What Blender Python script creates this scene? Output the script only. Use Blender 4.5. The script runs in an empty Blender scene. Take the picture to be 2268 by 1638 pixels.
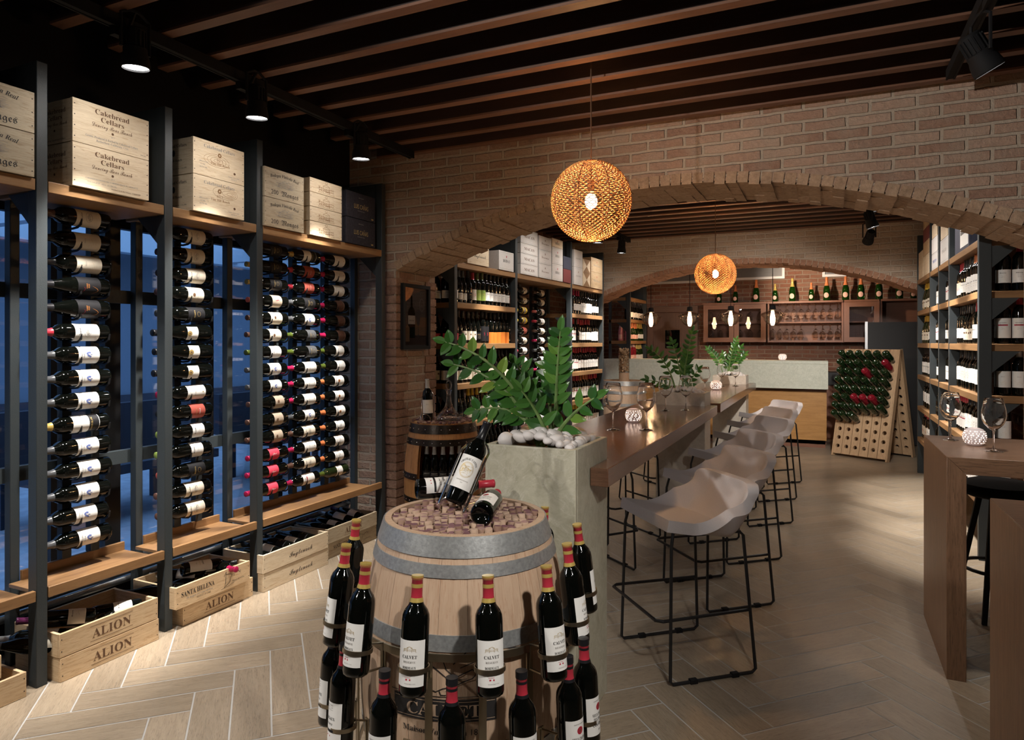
import bpy, math, random
from mathutils import Vector, Matrix, Euler
PI=math.pi; R=math.radians
rng=random.Random(7)
S=bpy.context.scene; C=S.collection
# ---------------------------------------------------------------- camera, world, exposure, lights
cd=bpy.data.cameras.new('camera'); cam=bpy.data.objects.new('camera',cd); C.objects.link(cam)
cam.location=(0,0,1.5); cam.rotation_euler=(R(90),0,R(24.891)); cd.sensor_fit='HORIZONTAL'
cd.sensor_width=36; cd.lens=1500/2268*36; cd.shift_y=-62/2268; cd.clip_start=.05; S.camera=cam
vs=S.view_settings; vs.view_transform='Standard'; vs.look='None'; vs.gamma=1; vs.use_curve_mapping=False; vs.exposure=0.0
wd=bpy.data.worlds.new('dusk_sky'); S.world=wd; wd.use_nodes=True
bg=wd.node_tree.nodes['Background']; bg.inputs[0].default_value=(.23,.42,.73,1); bg.inputs[1].default_value=2.4
def aim(o,d):
    o.rotation_euler=Vector(d).to_track_quat('-Z','Y').to_euler()
def lamp(kind,name,loc,power,col,size=.05,d=(0,0,-1),ang=60,blend=.6,parent=None):
    l=bpy.data.lights.new(name,kind); l.energy=power; l.color=col
    if kind=='AREA': l.size=size
    else: l.shadow_soft_size=size
    if kind=='SPOT': l.spot_size=R(ang); l.spot_blend=blend
    o=bpy.data.objects.new(name,l); C.objects.link(o); o.location=loc; aim(o,d)
    if parent: o.parent=parent
    return o
COOL=(1,.94,.87); WARM=(1,.80,.58); AMB=(1,.55,.22)
# ---------------------------------------------------------------- node helpers and materials
MT={}
def newmat(n):
    m=bpy.data.materials.new(n); m.use_nodes=True; nt=m.node_tree; b=nt.nodes['Principled BSDF']; MT[n]=m
    return m,nt,b
def N(nt,t,**k):
    n=nt.nodes.new(t)
    for a,v in k.items():
        if a.startswith('i_'): n.inputs[int(a[2:]) if a[2:].isdigit() else a[2:]].default_value=v
        else: setattr(n,a,v)
    return n
def ramp(nt,src,stops):
    r=nt.nodes.new('ShaderNodeValToRGB'); nt.links.new(src,r.inputs[0]); e=r.color_ramp.elements
    while len(e)<len(stops): e.new(.5)
    for q,(p,c) in zip(e,stops): q.position=p; q.color=(*c,1)
    return r.outputs[0]
def mixc(nt,f,a,b,t='MIX'):
    m=nt.nodes.new('ShaderNodeMix'); m.data_type='RGBA'; m.blend_type=t
    for i,x in ((0,f),(6,a),(7,b)):
        if hasattr(x,'is_linked'): nt.links.new(x,m.inputs[i])
        else: m.inputs[i].default_value=x if i==0 else (*x,1)
    return m.outputs[2]
def bump(nt,b,h,st,dist=.002):
    n=nt.nodes.new('ShaderNodeBump'); n.inputs['Strength'].default_value=st; n.inputs['Distance'].default_value=dist
    nt.links.new(h,n.inputs['Height']); nt.links.new(n.outputs[0],b.inputs['Normal'])
def uvmap(nt,sc=(1,1,1)):
    t=nt.nodes.new('ShaderNodeUVMap'); m=nt.nodes.new('ShaderNodeMapping'); m.inputs['Scale'].default_value=sc
    nt.links.new(t.outputs[0],m.inputs[0]); return m.outputs[0]
def noise(nt,vec,sc,det=3,rough=.55,dis=0):
    n=N(nt,'ShaderNodeTexNoise'); n.inputs['Scale'].default_value=sc; n.inputs['Detail'].default_value=det
    n.inputs['Roughness'].default_value=rough; n.inputs['Distortion'].default_value=dis
    if vec: nt.links.new(vec,n.inputs['Vector'])
    return n.outputs[0]
def rndattr(nt):
    return N(nt,'ShaderNodeAttribute',attribute_name='rnd').outputs['Fac']
def objc(nt): return N(nt,'ShaderNodeTexCoord').outputs['Object']
def plain(n,c,rough=.5,metal=0,spec=.5,nz=0,sc=60,trans=0,ior=1.45,em=None,ems=0,coat=0,var=0):
    m,nt,b=newmat(n); b.inputs['Base Color'].default_value=(*c,1); b.inputs['Roughness'].default_value=rough
    b.inputs['Metallic'].default_value=metal; b.inputs['Specular IOR Level'].default_value=spec
    b.inputs['Transmission Weight'].default_value=trans; b.inputs['IOR'].default_value=ior; b.inputs['Coat Weight'].default_value=coat
    if em: b.inputs['Emission Color'].default_value=(*em,1); b.inputs['Emission Strength'].default_value=ems
    if nz or var:
        h=noise(nt,objc(nt),sc)
        if nz: bump(nt,b,h,nz,.003)
        if var:
            k=ramp(nt,h,[(.3,tuple(x*(1-var) for x in c)),(.7,tuple(min(1,x*(1+var)) for x in c))]); nt.links.new(k,b.inputs['Base Color'])
    return m
def wood(n,dark,light,rough=.5,us=1.2,vsx=14,rv=.25,coat=0,knots=False,bmp=.25,streak=None):
    m,nt,b=newmat(n); b.inputs['Roughness'].default_value=rough; b.inputs['Coat Weight'].default_value=coat; b.inputs['Coat Roughness'].default_value=.12
    v=uvmap(nt,(us,vsx,1)); a=noise(nt,v,3,5,.6,.6); f=noise(nt,uvmap(nt,(us*5,vsx*9,1)),4,2)
    c=ramp(nt,a,[(.25,dark),(.75,light)])
    c=mixc(nt,.35,c,ramp(nt,f,[(.3,dark),(.7,light)]))
    if streak:
        k=noise(nt,uvmap(nt,(us*3,vsx*4,1)),3,4,.7,1.5); c=mixc(nt,ramp(nt,k,[(.52,(0,0,0)),(.64,(.8,.8,.8))]),c,streak)
    hs=N(nt,'ShaderNodeHueSaturation'); mr=N(nt,'ShaderNodeMapRange'); mr.inputs[3].default_value=1-rv; mr.inputs[4].default_value=1+rv
    nt.links.new(rndattr(nt),mr.inputs[0]); nt.links.new(mr.outputs[0],hs.inputs['Value']); nt.links.new(c,hs.inputs['Color'])
    nt.links.new(hs.outputs[0],b.inputs['Base Color'])
    if bmp: bump(nt,b,f,bmp,.0015)
    return m
def brickmat(n,c1,c2,c3,mortar,bw=.235,bh=.069,ms=.011,st=.9):
    m,nt,b=newmat(n); b.inputs['Roughness'].default_value=.9; b.inputs['Specular IOR Level'].default_value=.2
    uv=uvmap(nt); w=N(nt,'ShaderNodeTexNoise'); w.inputs['Scale'].default_value=9; nt.links.new(uv,w.inputs['Vector'])
    mx=N(nt,'ShaderNodeVectorMath',operation='MULTIPLY_ADD'); mx.inputs[1].default_value=(.014,.014,0)
    nt.links.new(w.outputs['Color'],mx.inputs[0]); nt.links.new(uv,mx.inputs[2])
    t=N(nt,'ShaderNodeTexBrick'); nt.links.new(mx.outputs[0],t.inputs['Vector'])
    for k,v in (('Color1',(0,0,0,1)),('Color2',(1,1,1,1)),('Mortar',(.5,.5,.5,1)),('Scale',1),('Mortar Size',ms),('Mortar Smooth',.35),('Bias',0),('Brick Width',bw),('Row Height',bh)): t.inputs[k].default_value=v
    col=ramp(nt,t.outputs['Color'],[(0,c1),(.5,c2),(1,c3)])
    g=noise(nt,uv,38,4,.7); col=mixc(nt,.45,col,ramp(nt,g,[(.3,tuple(x*.62 for x in c2)),(.7,tuple(min(1,x*1.3) for x in c2))]))
    big=noise(nt,uv,5,3); col=mixc(nt,ramp(nt,big,[(.45,(0,0,0)),(.72,(.45,.45,.45))]),col,tuple(x*.9 for x in mortar))
    col=mixc(nt,t.outputs['Fac'],col,mortar); nt.links.new(col,b.inputs['Base Color'])
    ml=N(nt,'ShaderNodeMath',operation='MULTIPLY_ADD'); nt.links.new(t.outputs['Fac'],ml.inputs[0]); ml.inputs[1].default_value=-1.0
    nt.links.new(g,ml.inputs[2]); bump(nt,b,ml.outputs[0],st,.012)
    return m
def attrbrick(n,a,c):
    m,nt,b=newmat(n); b.inputs['Roughness'].default_value=.92; b.inputs['Specular IOR Level'].default_value=.2
    g=noise(nt,objc(nt),40,4,.7); k=mixc(nt,.45,ramp(nt,rndattr(nt),[(0,a),(1,c)]),ramp(nt,g,[(.3,tuple(x*.6 for x in a)),(.7,tuple(min(1,x*1.25) for x in c))]))
    nt.links.new(k,b.inputs['Base Color']); bump(nt,b,g,.7,.01); return m
def stone(n,c1,c2,vein,rough=.35,sc=14):
    m,nt,b=newmat(n); b.inputs['Roughness'].default_value=rough
    o=objc(nt); a=noise(nt,o,sc,8,.75,1.2); k=ramp(nt,a,[(.3,c1),(.7,c2)])
    w=noise(nt,o,3.5,6,.6,2.5); k=mixc(nt,ramp(nt,w,[(.49,(0,0,0)),(.5,(.5,.5,.5)),(.51,(0,0,0))]),k,vein)
    nt.links.new(k,b.inputs['Base Color']); return m
def thinglass(n,tint=(1,1,1),lo=.04,hi=.7,rough=.0,pw=.35):
    m=bpy.data.materials.new(n); m.use_nodes=True; nt=m.node_tree; nt.nodes.clear(); MT[n]=m
    o=N(nt,'ShaderNodeOutputMaterial'); x=N(nt,'ShaderNodeMixShader'); t=N(nt,'ShaderNodeBsdfTransparent'); g=N(nt,'ShaderNodeBsdfGlossy')
    t.inputs[0].default_value=(*tint,1); g.inputs['Roughness'].default_value=rough
    lw=N(nt,'ShaderNodeLayerWeight'); lw.inputs[0].default_value=pw
    mr=N(nt,'ShaderNodeMapRange'); mr.inputs[3].default_value=lo; mr.inputs[4].default_value=hi
    nt.links.new(lw.outputs['Fresnel'],mr.inputs[0]); nt.links.new(mr.outputs[0],x.inputs[0]); nt.links.new(t.outputs[0],x.inputs[1]); nt.links.new(g.outputs[0],x.inputs[2]); nt.links.new(x.outputs[0],o.inputs[0])
    return m
def emis(n,c,s):
    return plain(n,(0,0,0),1,em=c,ems=s,spec=0)
plain('steel',(.033,.041,.045),.5,0,.45,.25,220); plain('black_metal',(.012,.012,.013),.38,.0,.5); plain('matte_black',(.008,.008,.009),.75,0,.3)
plain('dark_soffit',(.012,.012,.013),.85,0,.2); plain('chrome',(.75,.73,.7),.16,1); plain('brushed_steel',(.42,.43,.44),.34,.95,nz=.12,sc=300,var=.2)
plain('bronze_steel',(.34,.29,.21),.38,1); plain('hoop_iron',(.07,.058,.05),.3,.9,nz=.2,sc=120,var=.3); plain('galvanised',(.34,.35,.35),.40,.55,nz=.15,sc=90,var=.18)
wood('shelf_oak',(.17,.085,.035),(.36,.20,.085),.45,1.0,12,.15); wood('crate_pine',(.50,.34,.19),(.72,.55,.35),.65,1.0,9,.12,streak=(.42,.26,.13))
wood('crate_pale',(.60,.48,.33),(.80,.68,.50),.65,1.0,9,.08,streak=(.55,.40,.24)); wood('crate_grey',(.36,.30,.21),(.56,.47,.33),.65,1,9,.1,streak=(.3,.22,.13)); plain('crate_black',(.028,.026,.033),.6,0,.3,.2,60,var=.3); plain('crate_white',(.62,.6,.58),.6,0,.3,var=.06); plain('crate_red',(.16,.03,.03),.6); plain('crate_navy',(.03,.035,.06),.6)
wood('floor_tile',(.27,.213,.15),(.40,.325,.24),.33,1.6,16,.13,streak=(.19,.155,.115),bmp=.35); plain('grout',(.46,.45,.43),.8)
wood('slat_side_shade',(.020,.010,.007),(.042,.019,.013),.55,1,12,.2); wood('slat_wood',(.10,.045,.026),(.19,.09,.052),.5,1,12,.2); wood('walnut',(.12,.058,.034),(.24,.125,.075),.22,1,16,.06,coat=.35,streak=(.08,.04,.025),bmp=.1)
wood('counter_wood',(.15,.078,.045),(.30,.17,.10),.33,1,18,.1,streak=(.08,.05,.03),bmp=.12); wood('bar_front_wood',(.30,.14,.04),(.52,.28,.09),.4,1,10,.1); wood('cabinet_wood',(.15,.06,.035),(.25,.11,.065),.4,1,14,.08)
wood('door_wood',(.09,.045,.03),(.155,.08,.05),.55,1,12,.1); wood('barrel_oak',(.42,.285,.19),(.56,.405,.285),.5,1,10,.05,streak=(.40,.24,.15)); wood('barrel_honey',(.40,.19,.07),(.58,.31,.13),.42,1,10,.15,streak=(.2,.09,.04)); wood('rack_oak',(.42,.27,.15),(.60,.42,.26),.5,1,10,.1,streak=(.3,.18,.1))
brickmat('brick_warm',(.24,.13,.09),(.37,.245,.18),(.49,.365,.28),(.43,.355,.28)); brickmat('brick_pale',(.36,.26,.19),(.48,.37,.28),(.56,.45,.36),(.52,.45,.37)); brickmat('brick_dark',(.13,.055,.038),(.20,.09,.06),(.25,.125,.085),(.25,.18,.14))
attrbrick('brick_soffit',(.30,.20,.13),(.45,.32,.22)); attrbrick('brick_soffit_red',(.30,.15,.095),(.42,.24,.16)); attrbrick('brick_quoin',(.22,.12,.085),(.38,.24,.17)); plain('mortar',(.30,.235,.175),.95,nz=.5,sc=50)
stone('marble',(.36,.34,.25),(.55,.53,.42),(.62,.60,.52)); stone('marble_bar',(.46,.49,.41),(.66,.68,.59),(.70,.71,.64),.3,22); stone('trough_stone',(.46,.40,.33),(.60,.54,.46),(.66,.6,.54),.4,16)
plain('wine_glass_dark',(.002,.0025,.002),.05,0,.5); plain('bottle_green',(.015,.085,.008),.05,0,.6,trans=.75,ior=1.35); plain('bottle_deep_green',(.006,.018,.005),.05,0,.6,coat=.4); plain('bottle_rose',(.30,.015,.03),.08,0,.5,trans=.4,ior=1.35); plain('bottle_pink',(.55,.20,.22),.2); plain('bottle_clear_dark',(.012,.02,.006),.05,0,.6,coat=.3)
PAPER={'white':(.80,.79,.76),'cream':(.70,.64,.53),'tan':(.42,.34,.26),'black':(.012,.012,.014),'red':(.42,.03,.05),'pinkred':(.62,.06,.10),'rust':(.38,.08,.06),'orange':(.62,.19,.03),'green':(.20,.28,.06),'grey':(.07,.073,.078),'blue':(.05,.12,.40),'yellow':(.70,.48,.04),'pink':(.70,.42,.36),'gold':(.50,.36,.10),'brown':(.10,.05,.035),'magenta':(.36,.012,.07),'purple':(.09,.015,.06),'silver':(.5,.5,.5),'burnt':(.55,.17,.06),'lime':(.07,.10,.015)}
for k,c in PAPER.items(): plain('paper_'+k,c,.55,0,.3); plain('foil_'+k,c,.3,.25 if k in('gold','silver') else 0,.5)
plain('ink',(.02,.018,.018),.7); plain('ink_brown',(.12,.06,.03),.7); plain('ink_grey',(.3,.28,.26),.7); plain('ink_blue',(.12,.16,.38),.7); plain('ink_red',(.45,.02,.05),.6); plain('ink_gold',(.52,.38,.14),.45,.4); plain('ink_white',(.75,.74,.7),.6); plain('ink_copper',(.45,.18,.05),.5); plain('ink_stamp',(.30,.17,.08),.8)
thinglass('clear_glass',(.985,.985,.985),.045,.75,pw=.35); thinglass('window_glass',(.88,.91,.94),.05,.6,pw=.3); thinglass('lamp_glass',(1,.93,.86),.08,.7,.03,.35); thinglass('cabinet_glass',(.86,.86,.88),.06,.35,pw=.2)
m,nt,b=newmat('crystal'); b.inputs['Transmission Weight'].default_value=1; b.inputs['Roughness'].default_value=0; b.inputs['IOR'].default_value=1.46; b.inputs['Base Color'].default_value=(1,1,1,1)
emis('spot_emit',(1,.97,.93),28); emis('bulb_emit',(1,.72,.38),42); emis('bulb_warm',(1,.62,.34),26); emis('tea_light',(1,.75,.6),5)
m,nt,b=newmat('rope'); b.inputs['Base Color'].default_value=(.42,.17,.05,1); b.inputs['Roughness'].default_value=.6; b.inputs['Subsurface Weight'].default_value=0
nt.links.new(ramp(nt,rndattr(nt),[(0,(.20,.05,.012)),(1,(.80,.42,.15))]),b.inputs['Base Color'])
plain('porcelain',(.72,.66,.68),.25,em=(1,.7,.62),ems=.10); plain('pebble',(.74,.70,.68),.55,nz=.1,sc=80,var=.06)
plain('fabric',(.60,.56,.565),.95,0,.15,.5,700,var=.14); plain('fabric_black',(.010,.010,.011),.9,0,.2)
m,nt,b=newmat('leaf'); b.inputs['Roughness'].default_value=.28; nt.links.new(ramp(nt,rndattr(nt),[(0,(.02,.075,.014)),(.5,(.045,.145,.024)),(.8,(.09,.22,.035)),(1,(.2,.32,.05))]),b.inputs['Base Color'])
plain('stem_green',(.16,.26,.08),.4,var=.3,sc=20); plain('cork_side',(.52,.36,.22),.8,var=.25,sc=60)
m,nt,b=newmat('cork'); b.inputs['Roughness'].default_value=.85; nt.links.new(ramp(nt,rndattr(nt),[(0,(.24,.14,.10)),(.22,(.50,.36,.26)),(.42,(.40,.27,.20)),(.46,(.12,.05,.06)),(.75,(.19,.095,.105)),(1,(.36,.23,.19))]),b.inputs['Base Color'])
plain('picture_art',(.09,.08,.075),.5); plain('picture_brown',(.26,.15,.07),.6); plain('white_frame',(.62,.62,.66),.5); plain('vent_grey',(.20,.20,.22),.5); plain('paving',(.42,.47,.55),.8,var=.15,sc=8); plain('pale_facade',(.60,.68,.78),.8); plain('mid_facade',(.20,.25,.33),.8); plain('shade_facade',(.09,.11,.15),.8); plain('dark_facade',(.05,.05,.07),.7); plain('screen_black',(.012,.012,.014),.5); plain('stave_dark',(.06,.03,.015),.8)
# ---------------------------------------------------------------- mesh builder
class MB:
    def __init__(s): s.v=[];s.f=[];s.m=[];s.u=[];s.r=[]
    def add(s,vs,fs,mi=0,uv=None,rn=None):
        o=len(s.v); s.v+=[tuple(x) for x in vs]; rn=rng.random() if rn is None else rn
        for i,f in enumerate(fs):
            s.f.append(tuple(o+k for k in f)); s.m.append(mi); s.r.append(rn); s.u.append(uv[i] if uv else [(0,0)]*len(f))
    def box(s,x0,x1,y0,y1,z0,z1,mi=0,M=None,wall=False,rn=None):
        vs=[Vector((x,y,z)) for z in(z0,z1) for y in(y0,y1) for x in(x0,x1)]
        fs=[(0,2,3,1),(4,5,7,6),(0,1,5,4),(2,6,7,3),(0,4,6,2),(1,3,7,5)]
        d=(x1-x0,y1-y0,z1-z0); L=max(range(3),key=lambda i:d[i]); off=(0,0) if wall else (rng.uniform(0,9),rng.uniform(0,9)); uv=[]
        for i,f in enumerate(fs):
            ax=(2,2,1,1,0,0)[i]; o=[a for a in range(3) if a!=ax]
            if not wall and L==o[1]: o=o[::-1]
            uv.append([(vs[k][o[0]]+off[0],vs[k][o[1]]+off[1]) for k in f])
        if M: vs=[M@v for v in vs]
        s.add(vs,fs,mi,uv,rn)
    def lathe(s,pr,n=24,mi=0,M=None,a0=0,a1=2*PI,rn=None):
        full=abs(a1-a0-2*PI)<1e-6; k=n if full else n+1; vs=[];fs=[];uv=[];L=0;Ls=[0]
        for i in range(1,len(pr)): L+=math.hypot(pr[i][0]-pr[i-1][0],pr[i][1]-pr[i-1][1]); Ls.append(L)
        for r,z in pr:
            for j in range(k):
                a=a0+(a1-a0)*j/n; vs.append(Vector((r*math.cos(a),r*math.sin(a),z)))
        for i in range(len(pr)-1):
            for j in range(n):
                j2=(j+1)%k; q=(i*k+j,i*k+j2,(i+1)*k+j2,(i+1)*k+j); ru=max(pr[i][0],pr[i+1][0])
                u=[(Ls[i],ru*(a1-a0)*j/n),(Ls[i],ru*(a1-a0)*(j+1)/n),(Ls[i+1],ru*(a1-a0)*(j+1)/n),(Ls[i+1],ru*(a1-a0)*j/n)]
                if pr[i][0]<1e-6: q=(q[0],q[2],q[3]);u=[u[0],u[2],u[3]]
                elif pr[i+1][0]<1e-6: q=q[:3];u=u[:3]
                fs.append(q);uv.append(u)
        if M: vs=[M@v for v in vs]
        s.add(vs,fs,mi,uv,rn)
    def tube(s,pts,r,n=8,mi=0,closed=False,cap=True,rn=None):
        P=[Vector(p) for p in pts]; m=len(P); vs=[];fs=[];uv=[]; L=0
        rr=r if isinstance(r,(list,tuple)) else [r]*m; up=None
        for i,p in enumerate(P):
            a=P[i-1] if (i>0 or closed) else p; b=P[(i+1)%m] if (i<m-1 or closed) else p
            t=(b-a).normalized()
            if up is None: up=t.orthogonal().normalized()
            else:
                up=(up-t*up.dot(t)); up=up.normalized() if up.length>1e-6 else t.orthogonal().normalized()
            w=t.cross(up)
            for j in range(n): q=2*PI*j/n; vs.append(p+(up*math.cos(q)+w*math.sin(q))*rr[i])
        for i in range(m if closed else m-1):
            i2=(i+1)%m; l=(P[i2]-P[i]).length
            for j in range(n):
                j2=(j+1)%n; fs.append((i*n+j,i*n+j2,i2*n+j2,i2*n+j)); uv.append([(L,j*.02),(L,j*.02+.02),(L+l,j*.02+.02),(L+l,j*.02)])
            L+=l
        if cap and not closed:
            fs.append(tuple(range(n))[::-1]); fs.append(tuple((m-1)*n+j for j in range(n))); uv+=[[(0,0)]*n]*2
        s.add(vs,fs,mi,uv,rn)
    def prism(s,poly,h0,h1,mi=0,fn=None,rn=None):
        n=len(poly); fn=fn or (lambda x,y,h:(x,y,h)); vs=[fn(x,y,h0) for x,y in poly]+[fn(x,y,h1) for x,y in poly]
        fs=[tuple(range(n))[::-1],tuple(range(n,2*n))]+[(i,(i+1)%n,n+(i+1)%n,n+i) for i in range(n)]
        uv=[[poly[i] for i in range(n)][::-1],list(poly)]+[[(0,0)]*4]*n
        s.add(vs,fs,mi,uv,rn)
    def ball(s,c,rx,ry,rz,n=14,k=8,mi=0,M=None,rn=None):
        pr=[(math.sin(PI*i/k),-math.cos(PI*i/k)) for i in range(k+1)]; pr[0]=(0,-1);pr[-1]=(0,1)
        T=Matrix.Translation(c)@(M or Matrix.Identity(4))@Matrix.Diagonal((rx,ry,rz,1)); s.lathe(pr,n,mi,T,rn=rn)
    def mesh(s,name,mats,ang=38):
        me=bpy.data.meshes.new(name); me.from_pydata(s.v,[],s.f)
        for m in (mats if isinstance(mats,(list,tuple)) else [mats]): me.materials.append(MT[m])
        me.polygons.foreach_set('material_index',s.m); me.polygons.foreach_set('use_smooth',[True]*len(s.f))
        l=me.uv_layers.new(name='UVMap'); l.data.foreach_set('uv',[x for f in s.u for p in f for x in p])
        a=me.attributes.new('rnd','FLOAT','FACE'); a.data.foreach_set('value',s.r)
        me.validate(); me.update(); me.set_sharp_from_angle(angle=R(ang)); return me
    def build(s,name,mats,parent=None,ang=38,bevel=0):
        return put(name,s.mesh(name,mats,ang),parent,bevel)
def put(name,me,parent=None,bevel=0):
    o=bpy.data.objects.new(name,me); C.objects.link(o)
    if parent: o.parent=parent
    if bevel:
        m=o.modifiers.new('edge','BEVEL'); m.width=bevel; m.segments=2; m.limit_method='ANGLE'; m.angle_limit=R(50)
    return o
def tag(o,label,cat,group=None):
    o['label']=label; o['category']=cat
    if group: o['group']=group
    return o
def thing(name,label,cat,loc=(0,0,0),rz=0,group=None,rot=None):
    o=bpy.data.objects.new(name,None); C.objects.link(o); o.empty_display_size=.05; o.location=loc
    o.rotation_euler=rot if rot else (0,0,rz); return tag(o,label,cat,group)
def struct(name,mb,mats,parent=None,**k):
    o=mb.build(name,mats,parent,**k)
    if not parent: o['kind']='structure'
    return o
def dup(o,parent=None,label=None,group=None,loc=None,rot=None):
    c=o.copy(); C.objects.link(c)
    if parent: c.parent=parent
    if label: c['label']=label
    if group: c['group']=group
    if loc is not None: c.location=loc
    if rot is not None: c.rotation_euler=rot
    for ch in list(KIDS.get(o.name,[])) or list(o.children): dup(ch,c)
    return c
KIDS={}
ORD=['first','second','third','fourth','fifth','sixth','seventh','eighth','ninth','tenth','eleventh','twelfth','thirteenth','fourteenth','fifteenth','sixteenth','seventeenth','eighteenth']
# ---------------------------------------------------------------- flat lettering and artwork
def tr(s,up,lo): return ''.join(chr(up+ord(c)-65) if 'A'<=c<='Z' else chr(lo+ord(c)-97) if 'a'<=c<='z' else c for c in s)
FONT={'sans':lambda s:s,'serif':lambda s:tr(s,0x1D400,0x1D41A),'ital':lambda s:tr(s,0x1D468,0x1D482),'thin':lambda s:tr(s,0x1D434,0x1D44E).replace(chr(0x1D455),'\u210E'),'script':lambda s:tr(s,0x1D4D0,0x1D4EA),'gothic':lambda s:tr(s,0x1D56C,0x1D586)}
TC={}
def text2d(s,font):
    k=(s,font)
    if k not in TC:
        cu=bpy.data.curves.new('lettering','FONT'); cu.body=FONT[font](s); cu.size=1; cu.resolution_u=2
        o=bpy.data.objects.new('lettering',cu); C.objects.link(o); bpy.context.view_layer.update()
        me=bpy.data.meshes.new_from_object(o.evaluated_get(bpy.context.evaluated_depsgraph_get()))
        v=[(p.co.x,p.co.y) for p in me.vertices]; f=[tuple(q.vertices) for q in me.polygons]
        bpy.data.objects.remove(o); bpy.data.curves.remove(cu); bpy.data.meshes.remove(me); TC[k]=(v,f)
    return TC[k]
class Flat:
    def __init__(s): s.p=[]
    def text(s,t,cx,cy,h,mi,font='serif',w=None,arc=0,lay=1):
        v,f=text2d(t,font)
        if not v: return s
        x0=min(p[0] for p in v);x1=max(p[0] for p in v); sx=h/.72; sy=h/.72
        if w: sx=w/(x1-x0)
        m=(x0+x1)/2; q=[((x-m)*sx,y*sy-h/2) for x,y in v]
        if arc: q=[((arc+y)*math.sin(x/arc),(arc+y)*math.cos(x/arc)-arc) for x,y in q]
        s.p.append(([(x+cx,y+cy) for x,y in q],f,mi,lay)); return s
    def rect(s,x0,x1,y0,y1,mi,lay=1,n=1):
        n=max(n,1); v=[(x0+(x1-x0)*i/n,y) for y in(y0,y1) for i in range(n+1)]
        s.p.append((v,[(i,i+1,n+2+i,n+1+i) for i in range(n)],mi,lay)); return s
    def ell(s,cx,cy,rx,ry,mi,lay=1,n=20):
        k=max(4,n//2); c=[-math.cos(PI*i/k) for i in range(k+1)]; v=[]
        for t in c: h=math.sqrt(max(0,1-t*t))+.001; v+=[(cx+rx*t,cy-ry*h),(cx+rx*t,cy+ry*h)]
        s.p.append((v,[(2*i,2*i+2,2*i+3,2*i+1) for i in range(k)],mi,lay)); return s
    def poly(s,pts,mi,lay=1): s.p.append((list(pts),[tuple(range(len(pts)))],mi,lay)); return s
    def line(s,pts,w,mi,lay=1):
        ws=w if isinstance(w,(list,tuple)) else [w]*len(pts); v=[]
        for i,(x,y) in enumerate(pts):
            a=pts[max(i-1,0)];b=pts[min(i+1,len(pts)-1)]; dx,dy=b[0]-a[0],b[1]-a[1]; l=math.hypot(dx,dy) or 1
            v+=[(x-dy/l*ws[i]/2,y+dx/l*ws[i]/2),(x+dy/l*ws[i]/2,y-dx/l*ws[i]/2)]
        s.p.append((v,[(2*i,2*i+1,2*i+3,2*i+2) for i in range(len(pts)-1)],mi,lay)); return s
    def ring(s,cx,cy,rx,ry,w,mi,lay=1,n=24): return s.line([(cx+rx*math.cos(2*PI*i/n),cy+ry*math.sin(2*PI*i/n)) for i in range(n+1)],w,mi,lay)
    def to(s,mb,fn,lift=.0004):
        for v,f,mi,lay in s.p: mb.add([fn(x,y,lift*lay) for x,y in v],f,mi)
def scribble(F,cx,cy,w,h,n,mi,lw=.0006,sd=1,lay=1):
    r=random.Random(sd)
    for i in range(n):
        x=cx+r.uniform(-.5,.5)*w;y=cy+r.uniform(-.5,.5)*h;l=w*r.uniform(.1,.3); F.line([(x-l/2,y+r.uniform(-1,1)*h*.06),(x,y+r.uniform(-1,1)*h*.1),(x+l/2,y+r.uniform(-1,1)*h*.06)],lw,mi,lay)
    return F
def castle(F,cx,cy,w,h,mi,lay=1,lw=None):
    lw=lw or w*.02
    for a,b,c,d in ((-.5,-.2,0,.55),(-.2,.2,0,.75),(.2,.5,0,.55)):
        F.line([(cx+a*w,cy+(c-.5)*h),(cx+a*w,cy+(d-.5)*h),(cx+b*w,cy+(d-.5)*h),(cx+b*w,cy+(c-.5)*h)],lw,mi,lay)
    for i in range(9):
        x=cx+(-.44+.11*i)*w; F.rect(x-w*.02,x+w*.02,cy-.32*h,cy-.14*h,mi,lay); F.rect(x-w*.02,x+w*.02,cy-.06*h,cy+.04*h,mi,lay)
    F.line([(cx-.24*w,cy+.25*h),(cx,cy+.5*h),(cx+.24*w,cy+.25*h)],lw,mi,lay); F.line([(cx-.56*w,cy-.5*h),(cx+.56*w,cy-.5*h)],lw,mi,lay)
    return F
# ================================================================ SETTING
def herring(mb,x0,x1,y0,y1,w=.153,n=4,ox=-2.78,oy=1.737,g=.0035):
    L=n*w; c=math.sqrt(.5)
    def P(a,b): return (ox+(a-b)*c, oy+(a+b)*c)
    rngI=range(-70,110)
    for j in range(-9,10):
        for i in rngI:
            bx,by=i*w+j*L,i*w-j*L
            for q in ((bx,by,bx+L,by+w,0),(bx,by+w,bx+w,by+w+L,1)):
                cx,cy=P((q[0]+q[2])/2,(q[1]+q[3])/2)
                if x0-.25<cx<x1+.25 and y0-.25<cy<y1+.25:
                    a0,b0,a1,b1=q[0]+g,q[1]+g,q[2]-g,q[3]-g
                    v=[P(a0,b0),P(a1,b0),P(a1,b1),P(a0,b1)]; o=(rng.uniform(0,30),rng.uniform(0,30))
                    u=[(0,0),(a1-a0,0),(a1-a0,b1-b0),(0,b1-b0)]
                    if q[4]: u=[(y,x) for x,y in u]
                    mb.add([(x,y,0) for x,y in v],[(0,1,2,3)],0,[[(x+o[0],y+o[1]) for x,y in u]])
f=MB(); herring(f,-3.6,3.2,-2.2,12.2); f.box(-3.9,3.5,-2.5,12.5,-.06,-.0012,1,wall=True); struct('floor',f,['floor_tile','grout'])
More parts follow.
